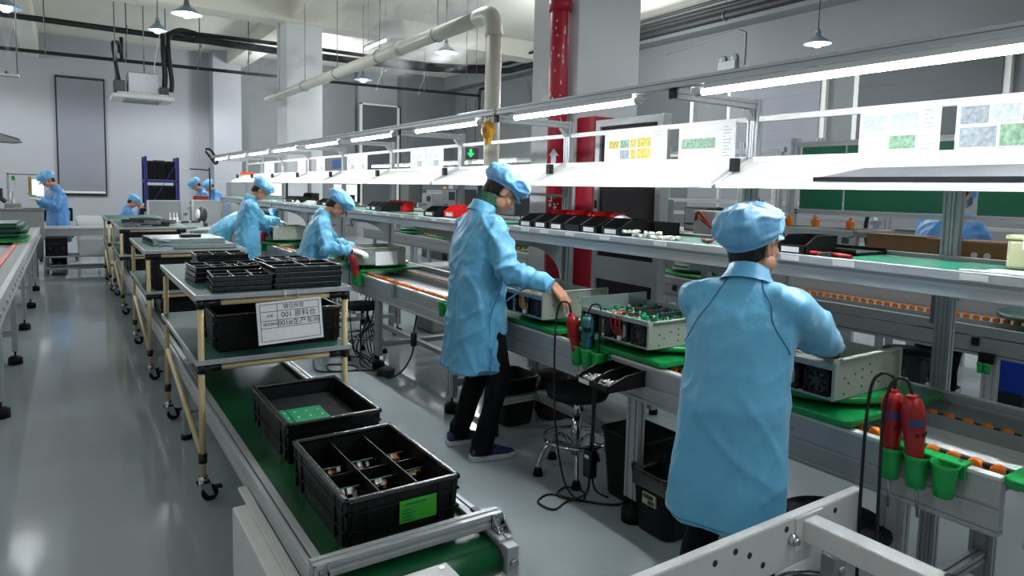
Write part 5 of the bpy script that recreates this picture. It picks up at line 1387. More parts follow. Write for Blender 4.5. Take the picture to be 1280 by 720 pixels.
one('belt_end', MB().box(4.68, .3, .745, 5.3, 1.62, .765), 'pallet_dark', 'dark green flat plate under the round plate of the second line', 'plate')
# frame of the second line with green boards
t = T('board_stand', 'aluminium frame carrying green hanging boards on the second line', 'frame', (4.5, 0, 0))
fr = MB()
for y in (3.02, 1.05): slot_profile(fr, (0, y, .0), (0, y, 1.95), .05, .05)
slot_profile(fr, (0, 1.05, 1.415), (0, 3.02, 1.415), .03, .035); slot_profile(fr, (0, .6, 1.415), (0, 1.05, 1.415), .03, .035)
slot_profile(fr, (0, .6, 1.9), (0, 3.02, 1.9), .03, .035)
P(t, 'frame', fr, 'alu')
for y0, y1, lab in ((2.64, 2.96, 'left'), (1.88, 2.62, 'middle'), (.7, 1.80, 'right')):
    one('green_board', MB().box(4.49, y0, 1.435, 4.505, y1, 1.88), 'board_green', '%s green board in the frame beyond the carton' % lab, 'board', group='green boards on the second line')
one('notice_sheet', MB().box(4.485, 2.97, 1.40, 4.49, 3.07, 1.80), 'label_white', 'pale blue-white notice left of the green boards', 'poster')
t = T('plastic_stool', 'dark grey plastic stool under the second line', 'stool', (4.98, 2.35, 0))
P(t, 'seat', MB().lathe([(.16, .40), (.18, .43), (.17, .455), (.001, .46)], n=28), 'machine_dark')
for k in range(4):
    a = PI / 4 + k * PI / 2
    ca, sa = math.cos(a), math.sin(a)
    P(t, 'leg', MB().loft([[(ca * R + dx * w, sa * R + dy * w, z) for dx, dy in ((-1, -1), (1, -1), (1, 1), (-1, 1))] for z, R, w in ((0, .22, .03), (.25, .18, .035), (.36, .14, .06), (.43, .10, .08))], True, False), 'machine_dark', .008)
P(t, 'skirt', MB().lathe([(.165, .36), (.175, .43), (.165, .43), (.155, .36)], n=28), 'machine_dark')
t = T('blue_bin', 'bright blue bin under the second line near the right edge', 'bin', (5.9, 2.05, .0))
P(t, 'body', MB().loft([[(-.1, -.14, .1), (.1, -.14, .1), (.1, .14, .1), (-.1, .14, .1)], [(-.13, -.16, .56), (.13, -.16, .56), (.13, .16, .56), (-.13, .16, .56)]], True, False), 'blue_bin', .01)
P(t, 'base', MB().box(-.1, -.12, 0, .1, .12, .1), 'machine_dark')
one('floor_cables', MB().tube(smooth_path([(5.7, 1.4, .02), (5.9, 1.7, .03), (6.1, 1.6, .02), (6.0, 1.9, .04), (5.8, 1.8, .02), (6.3, 1.5, .02)], 6), .014, 8), 'wire_red', 'loose reddish cables on the floor beside the blue bin', 'cable')
t = T('foot_pedal', 'black floor unit beside the blue bin at the right edge', 'device', (6.1, 1.62, 0))
P(t, 'body', MB().prism([(-.2, 0), (.2, 0), (.2, .06), (-.1, .14), (-.2, .14)], 'x', -.14, .14), 'black_plastic', .01)
t = T('tool_holder', 'pair of small green cups under the edge of the second line', 'tool holder', (4.58, 1.72, .55))
P(t, 'bracket', MB().box(-.0, -.06, -.0, .04, .08, .1), 'black_plastic')
for y in (0, .06): P(t, 'cup', MB().lathe(cup_prof, (-.03, y - .02, 0), 16), 'cup_green')
t.scale = (.6, .6, .6)
for k in range(4):
    r = random.Random(k)
for k, (y, m, w, d, h, lab) in enumerate(((2.75, 'blue_rack', .3, .55, .12, 'dark blue tray under the second line'), (3.3, 'grey_metal', .35, .4, .22, 'grey box under the second line'), (4.9, 'machine_dark', .3, .4, .35, 'dark crate under the middle of the second line'), (5.4, 'panel_grey', .3, .4, .42, 'grey toolbox with two slots under the second line'))):
    t = T('toolbox', lab, 'box', (5.22, y, .0 if h > .3 else .18))
    P(t, 'body', MB().box(-w / 2, -d / 2, 0, w / 2, d / 2, h), m, .012)
    P(t, 'lid', MB().box(-w / 2 - .006, -d / 2 - .006, h - .02, w / 2 + .006, d / 2 + .006, h), m, .005)
    if h <= .3: P(t, 'stand', MB().box(-.1, -.15, -.18, .1, .15, 0), 'alu_dark')
t = T('grey_case', 'grey case with two dark slots behind the bare white bed', 'case', (3.35, 6.45, .45))
P(t, 'body', MB().box(-.2, -.22, -.45, .2, .2, .26), 'panel_grey', .03)
P(t, 'slot', MB().box(-.204, -.12, .16, -.2, -.04, .19).box(-.204, .08, .16, -.2, .16, .19), 'black_plastic')
P(t, 'latch', MB().box(-.21, -.02, .04, -.2, .03, .1), 'black_plastic', .003)

# machines, monitors and boxes on the second line and behind it
def monitor(x, y, z, rz, label, w=.5, h=.32, on=False):
    t = T('monitor', label, 'monitor', (x, y, z), rz)
    P(t, 'case', MB().box(-.02, -w / 2, .1, .02, w / 2, .1 + h), 'machine_dark', .008)
    P(t, 'screen', MB().box(-.0215, -w / 2 + .012, .118, -.02, w / 2 - .012, .1 + h - .014), 'screen_sheet_glow' if on else 'screen_dark')
    P(t, 'stand', MB().box(-.01, -.03, .0, .02, .03, .2).box(-.08, -.1, 0, .1, .1, .012), 'machine_dark', .004)
L2 = T('instrument_shelf', 'shelf of the second line carrying instruments and monitors', 'shelf', (5.2, 0, 0))
P(L2, 'board', MB().box(-.1, 3.9, 1.13, .5, 12.0, 1.16), 'alu', .004)
for y in (3.95, 5.6, 7.3, 8.9, 10.5, 11.9):
    P(L2, 'upright', slot_profile(MB(), (.45, y, 0), (.45, y, 1.95), .05, .06), 'alu')
P(L2, 'top_rail', slot_profile(MB(), (.45, 3.9, 1.96), (.45, 12.0, 1.96), .05, .05), 'alu')
specs = [(4.5, .3, .24), (5.3, .36, .3), (6.2, .5, .28), (7.0, .3, .36), (7.9, .45, .3), (8.7, .4, .34), (9.6, .5, .36), (10.4, .4, .28), (11.2, .45, .3)]
for k, (y, w, h) in enumerate(specs):
    wd_ = ORD[k]
    if k % 3 == 2:
        monitor(5.3, y, 1.161, 0, 'dark monitor on the shelf of the second line, %s instrument' % wd_, .5, .34)
    else:
        t = T('test_instrument', 'grey test instrument on the shelf of the second line, %s instrument' % wd_, 'instrument', (5.3, y, 1.161))
        P(t, 'case', MB().box(-.16, -w / 2, 0, .2, w / 2, h), 'machine_grey' if k % 2 else 'machine_dark', .01)
        P(t, 'front_panel', MB().box(-.168, -w / 2 + .02, .02, -.16, w / 2 - .02, h - .02), 'panel_grey' if k % 2 else 'machine_grey', .003)
        P(t, 'display', MB().box(-.17, -w / 2 + .05, h * .5, -.168, 0, h - .05), 'screen_dark')
        kn = MB()
        for j in range(4): kn.cyl((-.18, .03 + j * .03, h * .3), (-.168, .03 + j * .03, h * .3), .01, n=10)
        P(t, 'knob', kn, 'black_plastic')
for k, y in enumerate((4.3, 5.4, 6.6, 7.8, 9.2, 10.6)):
    t = T('turntable_pallet', 'green turntable pallet on the second line, %s of them' % ORD[k], 'pallet', (5.0, y, .768), 0, 'pallets on the second line')
    P(t, 'base_plate', MB().box(-.3, -.28, 0, .3, .28, .022), 'pallet_green', .004)
    P(t, 'turntable', MB().lathe([(.26, .04), (.27, .045), (.27, .06), (.001, .064)], n=32), 'pallet_dark')
    t = T('power_chassis', 'grey chassis on the second line, %s of them' % ORD[k], 'chassis', (4.86, y - .2, .833), 0, 'chassis on the second line')
    P(t, 'shell', MB().box(0, 0, 0, .38, .4, .006).box(0, 0, 0, .006, .4, .13).box(.374, 0, 0, .38, .4, .15).box(0, 0, 0, .38, .006, .14).box(0, .394, 0, .38, .4, .14), 'chassis')
    P(t, 'circuit_board', MB().box(.02, .02, .1, .36, .38, .106), 'pcb_dark')
L2T = []
for k, (a, b) in enumerate(((7.5, 8.6), (8.8, 9.9), (10.1, 11.2), (11.4, 12.5), (5.0, 6.1))):
    t = T('tube_light', 'lit tube light over the second line, %s' % ['second nearest', 'third nearest', 'fourth nearest', 'farthest', 'nearest, behind the red column'][k], 'tube light', (5.0, (a + b) / 2, 1.915), 0, 'tube lights of the second line')
    L = (b - a) / 2
    P(t, 'tube', MB().cyl((0, -L, 0), (0, L, 0), .016, n=12), 'tube_glow_far')
    P(t, 'housing', MB().box(-.03, -L, .015, .03, L, .04), 'white_metal', .003)
    P(t, 'bracket', MB().beam((0, -L + .1, .03), (.62, -L + .1, .045), .03, .02), 'alu')
    L2T.append((5.0, (a + b) / 2, b - a))
# near part behind the nearest worker: rails and frames
t = T('rail_rack', 'white aluminium rail frame seen between tray and shelf behind the nearest worker', 'frame', (6.2, 0, 0))
fr = MB()
for y in (3.2, 3.9, 4.8, 5.9):
    slot_profile(fr, (0, y, 0), (0, y, 2.1), .05, .06)
for z in (1.30, 1.45, .95): slot_profile(fr, (0, 3.2, z), (0, 5.9, z), .04, .04)
P(t, 'frame', fr, 'alu')
P(t, 'white_post', MB().cyl((-.06, 4.35, .9), (-.06, 4.35, 1.75), .02, n=12).cyl((-.06, 3.9, 1.25), (-.06, 3.9, 1.8), .014, n=12), 'white_metal')
P(t, 'cable', MB().tube(smooth_path([(-.05, 3.35, 1.9), (-.1, 3.3, 1.5), (-.08, 3.35, 1.25), (-.05, 3.3, .9)], 6), .018, 8).tube(smooth_path([(-.05, 4.6, 1.9), (-.12, 4.5, 1.5), (-.05, 4.2, .95)], 6), .016, 8), 'cable')
for k, (y, w, h, m) in enumerate(((3.0, .5, .35, 'machine_grey'), (4.1, .6, .3, 'machine_dark'), (5.1, .6, .28, 'machine_grey'))):
    t = T('test_instrument', 'grey instrument behind the nearest worker, %s of three' % ['right', 'middle', 'left'][k], 'instrument', (6.6, y, .9))
    P(t, 'case', MB().box(-.2, -w / 2, 0, .2, w / 2, h), m, .01)
    P(t, 'front_panel', MB().box(-.21, -w / 2 + .03, .03, -.2, w / 2 - .03, h - .03), 'panel_grey', .003)
    P(t, 'stand', MB().box(-.25, -w / 2 - .1, -.04, .3, w / 2 + .1, 0).box(-.2, -w / 2, -.9, -.15, -w / 2 + .05, -.04).box(-.2, w / 2 - .05, -.9, -.15, w / 2, -.04).box(.2, -w / 2, -.9, .25, w / 2, -.04), 'alu')
t = T('tangled_harness', 'white connector block with a red and black wire harness beside the cabinet', 'harness', (3.5, 2.95, 1.256))
P(t, 'block', MB().box(-.05, -.09, 0, .08, .09, .16), 'white_metal', .006)
P(t, 'wires', MB().tube(smooth_path([(-.06, .06, .1), (-.1, .0, .15), (-.08, -.1, .05), (-.05, -.18, .02)], 6), .01, 8).tube(smooth_path([(-.06, .02, .12), (-.12, -.05, .1), (-.08, -.16, .02)], 6), .008, 8), 'wire_red')
P(t, 'support', MB().box(-.2, -.25, -.03, .25, .25, 0).box(-.02, -.02, -1.256, .03, .03, -.03), 'grey_metal')
# right-hand bench far behind, low wall cupboards
t = T('wall_cupboard', 'low grey cupboards along the right wall', 'cupboard', (10.0, 0, 0))
for k in range(6): P(t, 'door', MB().box(-.02, 1.0 + k * 1.6, .1, .0, 2.5 + k * 1.6, .85), 'panel_grey', .004)
P(t, 'body', MB().box(0, .9, 0, .48, 10.8, .9), 'machine_grey')
for k in range(3):
    t = T('work_bench', 'grey work bench in front of the right wall, %s' % ORD[k], 'bench', (8.2, 2.6 + k * 3.2, 0), 0, 'benches before the right wall')
    P(t, 'bench_top', MB().box(-.4, -1.3, .72, .4, 1.3, .76), 'worktop', .004)
    P(t, 'upper_shelf', MB().box(.1, -1.3, 1.2, .4, 1.3, 1.23), 'alu')
    for x in (-.36, .36):
        for y in (-1.25, 1.25): P(t, 'leg', MB().box(x - .025, y - .025, 0, x + .025, y + .025, 1.9 if x > 0 else .72), 'alu')
    P(t, 'drawer_unit', MB().box(-.3, -.4, .15, .3, .1, .7), 'panel_grey', .005)

# darker machines standing beyond the second line
for k, (y, w, h, m) in enumerate(((6.9, .7, 1.62, 'machine_grey'), (7.9, .8, 1.5, 'machine_dark'), (9.0, .8, 1.66, 'machine_grey'), (10.2, .9, 1.52, 'machine_dark'), (11.6, .9, 1.64, 'machine_grey'), (13.1, 1.0, 1.5, 'machine_dark'))):
    t = T('test_machine', '%s standing test machine beyond the second line, %s' % ('grey' if m == 'machine_grey' else 'dark', ORD[k]), 'machine', (6.9, y, 0))
    P(t, 'cabinet', MB().box(-.3, -w / 2, 0, .4, w / 2, h), m, .012)
    f = MB()
    rr = random.Random(k + 50)
    for j in range(4):
        z = .75 + j * .2
        f.box(-.31, -w / 2 + .05, z, -.3, w / 2 - .05 - rr.random() * .25, z + .14)
    P(t, 'front_panel', f, 'panel_grey' if k % 2 else 'machine_dark', .003)
    P(t, 'screen', MB().box(-.315, -.12, 1.2, -.31, .14, 1.38), 'screen_dark')
    P(t, 'hose', MB().tube(smooth_path([(-.3, w / 2 - .1, 1.2), (-.45, w / 2 - .05, 1.0), (-.35, w / 2 - .12, .8), (-.45, w / 2 - .1, .5), (-.3, w / 2 - .1, .3)], 6), .015, 8), 'cable')
    P(t, 'beacon', MB().cyl((0, 0, h), (0, 0, h + .06), .03, n=12), 'yellow' if k % 2 else 'orange_wheel')
# ------------------------------------------------------------------ people
def remesh(mb, voxel, smooth=3, sfac=.5):
    """union of closed shells -> one continuous skin"""
    me = mb.mesh('shell')
    o = bpy.data.objects.new('shell', me); COL.objects.link(o)
    r = o.modifiers.new('r', 'REMESH'); r.mode = 'VOXEL'; r.voxel_size = voxel; r.use_smooth_shade = True
    if smooth:
        s = o.modifiers.new('s', 'SMOOTH'); s.factor = sfac; s.iterations = smooth
    bpy.context.view_layer.update()
    out = bpy.data.meshes.new_from_object(o.evaluated_get(bpy.context.evaluated_depsgraph_get()))
    bpy.data.objects.remove(o); bpy.data.meshes.remove(me)
    out.polygons.foreach_set('use_smooth', [True] * len(out.polygons))
    return out
def ik(S, W, l1, l2, pole):
    S, W, pole = Vector(S), Vector(W), Vector(pole)
    d = W - S; L = min(d.length, (l1 + l2) * .995); dn = d.normalized()
    a = (l1 * l1 - l2 * l2 + L * L) / (2 * L)
    h = math.sqrt(max(0, l1 * l1 - a * a))
    p = (pole - dn * pole.dot(dn)).normalized()
    return S + dn * a + p * h, S + dn * L
def frame(f, up):
    x = Vector(f).normalized(); y = Vector(up).cross(x).normalized(); z = x.cross(y)
    return Matrix((x, y, z)).transposed()
def hand(mb, W, d, n, s, side, curl=.5, grow=0.0, spread=.12):
    """palm and five fingers; d = along the hand, n = back-of-hand normal, side +1 left / -1 right"""
    R = frame(d, n)                      # x along fingers, y to the thumb side when mirrored, z back of hand
    def q(x, y, z): return Vector(W) + R @ Vector((x, y * -side, z)) * s
    for k, y in enumerate((.030, .010, -.010, -.029)):
        mb.capsule(q(.0, y * .55, 0), q(.082 - .004 * abs(k - 1), y, .002), (.017 + grow) * s, (.0125 + grow) * s, 10, 3)
    lens = ((.042, .026, .020), (.046, .030, .021), (.043, .028, .020), (.033, .021, .018))
    for k, y in enumerate((.030, .010, -.010, -.029)):
        p = Vector((.082 - .004 * abs(k - 1), y, .002)); a = -curl * .35
        yaw = spread * (1 - k * .66)
        r = .0095 - .0006 * (k == 3)
        for j, L in enumerate(lens[k]):
            e = p + Vector((math.cos(a) * math.cos(yaw) * L, math.sin(yaw) * L * math.cos(a), math.sin(a) * L))
            mb.capsule(q(*p), q(*e), (r + grow) * s, (r * .93 + grow) * s, 10, 3)
            p = e; a -= curl * (.75 + .15 * j); r *= .92
    p = Vector((.022, .026, -.006))
    for j, (L, ang, dz) in enumerate(((.042, .85, -.35), (.032, .55, -.45), (.026, .4, -.5))):
        e = p + Vector((math.cos(ang), math.sin(ang), dz)).normalized() * L
        mb.capsule(q(*p), q(*e), (.0135 - .002 * j + grow) * s, (.0115 - .0015 * j + grow) * s, 10, 3)
        p = e
def ell(mb, R, c, r, M0, n=20, m=14):
    st = len(mb.v)
    mb.ball((0, 0, 0), r, n, m)
    X = Matrix.Translation(c) @ R.to_4x4() if R else Matrix.Translation(c)
    mb.xf(M0 @ X, st)
def fbm(p, o=3):
    v = 0; a = .5
    for _ in range(o):
        v += a * noise.noise(p); p = p * 2.03 + Vector((3.1, 1.7, 9.2)); a *= .5
    return v
def fold_coat(me, sk, amp, seed):
    """cloth folds: long vertical ones on the body, cross folds round the elbows and cuffs"""
    n = len(me.vertices)
    co = np.empty(n * 3); me.vertices.foreach_get('co', co); co = co.reshape(-1, 3)
    no = np.array([v.normal[:] for v in me.vertices])
    off = Vector((seed * 7.3, seed * 3.1, seed * 1.7))
    arms = sk['arms']; z0, z1 = sk['hem'], sk['shoulder_z']
    out = co.copy()
    for i in range(n):
        p = Vector(co[i])
        best = None
        for (S, E, Wt, ra) in arms:
            for (a, b, nm) in ((S, E, 0), (E, Wt, 1)):
                ab = b - a; t = max(0, min(1, (p - a).dot(ab) / ab.length_squared))
                d = (p - (a + ab * t)).length
                if best is None or d < best[0]: best = (d, nm, t, ab.normalized(), (p - a).dot(ab.normalized()))
        on_arm = best is not None and best[0] < ra * 1.25
        down = max(0, min(1, (z1 - p.z) / (z1 - z0)))
        w = Vector((p.x * 8, p.y * 8, p.z * 1.7)) + off
        f1 = noise.noise(w + Vector((0, 0, 0)) + .6 * Vector((fbm(p * 4 + off, 2), fbm(p * 4 - off, 2), 0)))
        ridged = 1 - abs(f1) * 2.2
        big = noise.noise(Vector((p.x * 4.2, p.y * 4.2, p.z * 1.1)) + off * 1.7 + .35 * Vector((fbm(p * 3 - off, 2),) * 3))
        crease = max(0, 1 - abs(noise.noise(Vector((p.x * 6 + p.z * 2.2, p.y * 6 - p.z * 1.8, p.z * 2.6)) - off)) * 5.5)
        crease2 = max(0, 1 - abs(noise.noise(Vector((p.x * 11 - p.z * 5, p.y * 11 + p.z * 5, p.z * 7)) + off * .6)) * 4.5)
        body = amp * (.25 + 1.1 * down) * (ridged - .45) * 1.1 + amp * 1.0 * big * (.5 + down) + amp * .9 * crease * (.5 + .6 * down) + amp * .45 * crease2 + amp * .5 * fbm(p * 9 + off)
        if on_arm:
            d, nm, t, ax, along = best
            el = math.exp(-((1 - t) * 3.0) ** 2) if nm == 0 else math.exp(-(t * 3.0) ** 2)
            cu = math.exp(-((1 - t) * 5) ** 2) if nm == 1 else 0
            ph = along * 62 + 5.5 * fbm(p * 7 + off, 2) + p.z * 14
            arm = amp * (.35 + 1.25 * el + .8 * cu) * (1 - abs(math.sin(ph * .5)) * 1.3) * .9 + amp * 1.0 * crease + amp * .6 * crease2 + amp * .9 * fbm(p * 8 + off)
            k = max(0, min(1, (ra * 1.25 - best[0]) / (ra * .25)))
            val = body * (1 - k) + arm * k
        else: val = body
        out[i] = co[i] + no[i] * val
    me.vertices.foreach_set('co', out.ravel()); me.update()

def person(label, loc, heading, H=1.7, lean=5, side_lean=0, neck_pitch=40, head_pitch=40, head_yaw=0, wr=None, wl=None, poleR=(-.2, -.6, -1), poleL=(-.2, .6, -1),
           hem=.5, bag=1.0, feet=((-.0, .11), (0, -.11)), foot_yaw=(0, 0), coat='coat_blue', gloves=False, voxel=.009, hv=.0055, collar_knit=False, seed=1, hdirR=None, hdirL=None, hnR=(0, -.3, 1), hnL=(0, .3, 1),
           curl=.55, brim=1.0, legs=True, cap_shape=(1, 1, 1), seam=False, pocket=False, sit=None, twist=0, shoe=('shoe', 'shoe_sole'), sleeve=1.0, cap_back=.03, neck=.165, rim=.022, folds=1.0, arm_r=1.0):
    s = H / 1.70
    t = T('person', label, 'person', (loc[0], loc[1], 0), heading)
    Minv = (Matrix.Translation((loc[0], loc[1], 0)) @ Matrix.Rotation(heading, 4, 'Z')).inverted()
    L = math.radians(lean); SL = math.radians(side_lean)
    hipz = sit if sit else .92 * s
    P0 = Vector((0, 0, hipz))
    u = Vector((math.sin(L), math.sin(SL), math.cos(L))).normalized()
    N = P0 + u * .53 * s
    tw = math.radians(twist)
    lat = Vector((-math.sin(tw), math.cos(tw), 0)); lat = (lat - u * lat.dot(u)).normalized()
    shc = P0 + u * .437 * s
    SR, SLt = shc - lat * .168 * s, shc + lat * .168 * s
    npd = math.radians(neck_pitch)
    nd = Vector((math.sin(npd), 0, math.cos(npd)))
    Hc = N + nd * neck * s
    Hm = Matrix.Translation(Hc) @ Matrix.Rotation(math.radians(head_yaw), 4, 'Z') @ Matrix.Rotation(math.radians(head_pitch), 4, 'Y') @ Matrix.Scale(s, 4)
    l1, l2 = .275 * s, .25 * s
    def wl_(w, d): return Minv @ Vector(w) if w else d
    WR = wl_(wr, SR + Vector((.05, -.06, -.5)) * s); WL = wl_(wl, SLt + Vector((.05, .06, -.5)) * s)
    ER, WR = ik(SR, WR, l1 * arm_r, l2 * arm_r, poleR); EL, WL = ik(SLt, WL, l1, l2, poleL)
    # --- body: head, neck, trunk, arms, hands, legs in one skin
    b = MB()
    ell(b, None, (-.008, 0, .035), (.098, .077, .095), Hm)
    ell(b, None, (.035, 0, -.03), (.064, .060, .085), Hm)
    ell(b, None, (.052, 0, -.082), (.040, .040, .034), Hm)
    for y in (-1, 1):
        ell(b, None, (.066, y * .036, -.022), (.026, .024, .026), Hm, 14, 10)
        ell(b, None, (.02, y * .056, -.06), (.045, .018, .03), Hm, 14, 10)
        ell(b, Matrix.Rotation(.25, 3, 'Y'), (-.004, y * .079, -.006), (.017, .009, .030), Hm, 14, 10)
        st = len(b.v)
        b.tube([(.012, y * .080, -.030), (.014, y * .086, .0), (.008, y * .09, .022), (-.008, y * .092, .026), (-.02, y * .09, .012), (-.018, y * .088, -.008), (-.006, y * .084, -.03)], .0055, 8); b.xf(Hm, st)
        ell(b, None, (.078, y * .031, .004), (.016, .016, .011), Hm, 12, 8)
    st = len(b.v)
    b.capsule((.09, 0, .012), (.112, 0, -.022), .009, .013); b.capsule((.082, -.034, .026), (.082, .034, .026), .014, .014)
    b.capsule((.104, -.012, -.026), (.104, .012, -.026), .009, .009)
    b.capsule((.088, -.018, -.056), (.088, .018, -.056), .010, .010); b.capsule((.085, -.015, -.068), (.085, .015, -.068), .010, .010)
    b.xf(Hm, st)
    b.capsule(N - u * .03 * s, Hm @ Vector((-.022, 0, -.055)), .054 * s, .052 * s, 18)
    b.capsule(P0 + u * .06, P0 + u * .40 * s, .10 * s, .11 * s)
    for S_, E_, W_, sd, hd, hn in ((SR, ER, WR, -1, hdirR, hnR), (SLt, EL, WL, 1, hdirL, hnL)):
        b.capsule(shc, S_, .06 * s, .05 * s); b.capsule(S_, E_, .044 * s, .038 * s)
        fd = (W_ - E_).normalized()
        b.capsule(E_, W_ - fd * .02, .036 * s, .027 * s)
        d = Vector(hd) if hd else fd
        if not hd: d = (d + Vector((0, 0, -.15))).normalized()
        hand(b, W_, d, Vector(hn), s, sd, curl)
    hips = {}
    for k, sd in enumerate((1, -1)):
        hip = P0 + Vector((0, sd * .09 * s, -.02))
        an = Vector((feet[k][0], feet[k][1], .085))
        if sit:
            kn = hip + Vector((.4 * s, 0, .02)); an = Vector((kn.x, kn.y, .085))
        else:
            kn, _ = ik(hip, an, .42 * s, .42 * s, (1, 0, 0))
        hips[k] = (hip, kn, an)
        if legs:
            b.capsule(hip, kn, .07 * s, .05 * s); b.capsule(kn, an, .046 * s, .034 * s)
    P(t, 'body', remesh(b, hv, 2), 'skin')
    # --- gloves
    if gloves:
        for nm, E_, W_, sd, hd, hn in (('right', ER, WR, -1, hdirR, hnR), ('left', EL, WL, 1, hdirL, hnL)):
            g = MB(); fd = (W_ - E_).normalized()
            d = Vector(hd) if hd else (fd + Vector((0, 0, -.15))).normalized()
            hand(g, W_, d, Vector(hn), s, sd, curl, .003)
            g.capsule(W_ - fd * .04, W_, .033 * s, .031 * s)
            P(t, 'glove', remesh(g, max(hv, .005), 2), 'glove')
    # --- hair
    h = MB()
    ell(h, None, (-.026, 0, .016), (.086, .0805, .086), Hm, 24, 16)
    ell(h, None, (-.052, 0, -.03), (.052, .060, .06), Hm, 20, 12)
    P(t, 'hair', remesh(h, .006, 1), 'hair')
    br = MB(); st = 0
    for y in (-1, 1): br.tube([(.091, y * .016, .029), (.091, y * .034, .034), (.08, y * .05, .03)], .003, 6)
    P(t, 'eyebrows', br.xf(Hm), 'hair')
    # --- cap
    n, m = 72, 26
    cx, cy, cz = cap_shape
    prof = [(0, .0, 1.0), (.02, .004, 1.04), (.08, .006, 1.10), (.18, .02, 1.2), (.32, .045, 1.27), (.48, .075, 1.24), (.64, .10, 1.08), (.78, .118, .82), (.9, .128, .5), (.97, .131, .22), (1.0, .132, .0)]
    def pf(v):
        for (a, z0, r0), (c, z1, r1) in zip(prof, prof[1:]):
            if v <= c:
                k = (v - a) / (c - a); return z0 + (z1 - z0) * k, r0 + (r1 - r0) * k
        return prof[-1][1:]
    rings = []
    for i in range(m + 1):
        v = i / m; z, r = pf(v)
        ring = []
        for k in range(n):
            a = 2 * PI * k / n
            pl = 1 + .035 * math.cos(30 * a + 2 * noise.noise(Vector((math.cos(a) * 3, math.sin(a) * 3, seed)))) * (1 - v) ** 2 * min(1, v * 14)
            q = Vector((math.cos(a) * 1.5, math.sin(a) * 1.5, v * 2.0 + seed * 5))
            cr = (1 - abs(noise.noise(q)) * 2) * .09 + max(0, 1 - abs(noise.noise(q * 1.3 + Vector((4, 2, 1)))) * 4.0) * .13 + fbm(q * 2.3, 2) * .03
            pl += cr * min(1, v * 5)
            x = .101 * cx * r * pl * math.cos(a); y = .088 * cy * r * pl * math.sin(a)
            zz = z * cz * (1 + .6 * cr * v) + .028 + rim * math.cos(a) * (1 - v)
            ring.append(Hm @ Vector((x - cap_back * v * (1 - .3 * v) - .004, y, zz)))
        rings.append(ring)
    cp = P(t, 'cap', MB().loft(rings, True), 'cap_blue')
    for p_ in cp.data.polygons: p_.use_smooth = True
    P(cp, 'band', MB().tube([Hm @ Vector((.105 * cx * math.cos(2 * PI * k / 40) - .004, .092 * cy * math.sin(2 * PI * k / 40), .03 + rim * math.cos(2 * PI * k / 40))) for k in range(41)], .006 * s, 8), 'cap_blue')
    if brim:
        vt, vb = [], []
        nb = 16
        for i in range(5):
            for k in range(nb + 1):
                a = (-1 + 2 * k / nb) * 1.15
                e = .055 * brim * math.cos(a * 1.25) ** .7 * i / 4 if abs(a) < 1.2 else 0
                x = (.104 * cx + e) * math.cos(a * .95); y = (.091 * cy + e * .6) * math.sin(a * .95)
                z = .05 - .10 * e / .062 * .28 - .012 * (a / 1.15) ** 2 - .006
                vt.append(Hm @ Vector((x, y, z + .002))); vb.append(Hm @ Vector((x, y, z - .002)))
        w = nb + 1
        vs = vt + vb; o = len(vt)
        fs = []
        for i in range(4):
            for k in range(nb):
                fs.append((i * w + k, i * w + k + 1, (i + 1) * w + k + 1, (i + 1) * w + k))
                fs.append((o + i * w + k + 1, o + i * w + k, o + (i + 1) * w + k, o + (i + 1) * w + k + 1))
        for k in range(nb): fs.append((4 * w + k, 4 * w + k + 1, o + 4 * w + k + 1, o + 4 * w + k))
        P(cp, 'visor', MB()._add(vs, fs, True), 'cap_blue')
    # --- coat
    c = MB()
    nr = 40
    def ringat(ctr, a_, b_, fwdv, latv, e=2.4):
        out = []
        for k in range(nr):
            th = 2 * PI * k / nr
            ca, sa = math.cos(th), math.sin(th)
            x = abs(ca) ** (2 / e) * math.copysign(1, ca) * b_; y = abs(sa) ** (2 / e) * math.copysign(1, sa) * a_
            out.append(ctr + fwdv * x + latv * y)
        return out
    fw = lat.cross(u).normalized()
    rg = []
    hx = -.35 * math.sin(L) * .12
    zs = [hem, hem + .02, hem + .1, (hem + hipz) / 2, hipz - .04]
    for z in zs:
        k = (z - hem) / max(.01, hipz - hem)
        ctr = Vector((hx * (1 - k) - .02 * (1 - k), 0, z))
        rg.append(ringat(ctr, (.232 - .02 * k) * s * bag, (.155 - .012 * k) * s * bag, Vector((1, 0, 0)), Vector((0, 1, 0))))
    for d, a_, b_, e in ((.07, .208, .146, 2.4), (.16, .202, .138, 2.4), (.26, .205, .137, 2.4), (.34, .208, .130, 2.5), (.40, .200, .115, 2.4), (.44, .178, .098, 2.2), (.48, .135, .083, 2.1), (.51, .095, .074, 2.0), (.54, .07, .064, 2.0)):
        k = max(0, min(1, d / .3))
        la = (Vector((0, 1, 0)) * (1 - k) + lat * k).normalized()
        fv = (Vector((1, 0, 0)) * (1 - k) + fw * k).normalized()
        rg.append(ringat(P0 + u * d * s - fw * .01, a_ * s * (bag if d < .3 else (bag + 1) / 2), b_ * s * bag, fv, la, e))
    c.loft(rg)
    arms = []
    for S_, E_, W_ in ((SR, ER, WR), (SLt, EL, WL)):
        fd = (W_ - E_).normalized()
        c.capsule(shc + (S_ - shc) * .5 + u * .012, S_, .080 * s, .074 * s * (1 + sleeve) / 2, 18)
        c.capsule(S_, E_, .074 * s * sleeve, .064 * s * sleeve, 18)
        c.capsule(E_, W_ - fd * .075 * s, .063 * s * sleeve, .050 * s * sleeve, 18)
        c.cyl(W_ - fd * .09 * s, W_ - fd * .005, .048 * s * sleeve, .040 * s * sleeve, 18)
        arms.append((S_, E_, W_, .078 * s * sleeve))
    cm = remesh(c, voxel, 5, .6)
    fold_coat(cm, {'arms': arms, 'hem': hem, 'shoulder_z': shc.z}, .013 * s * folds, seed)
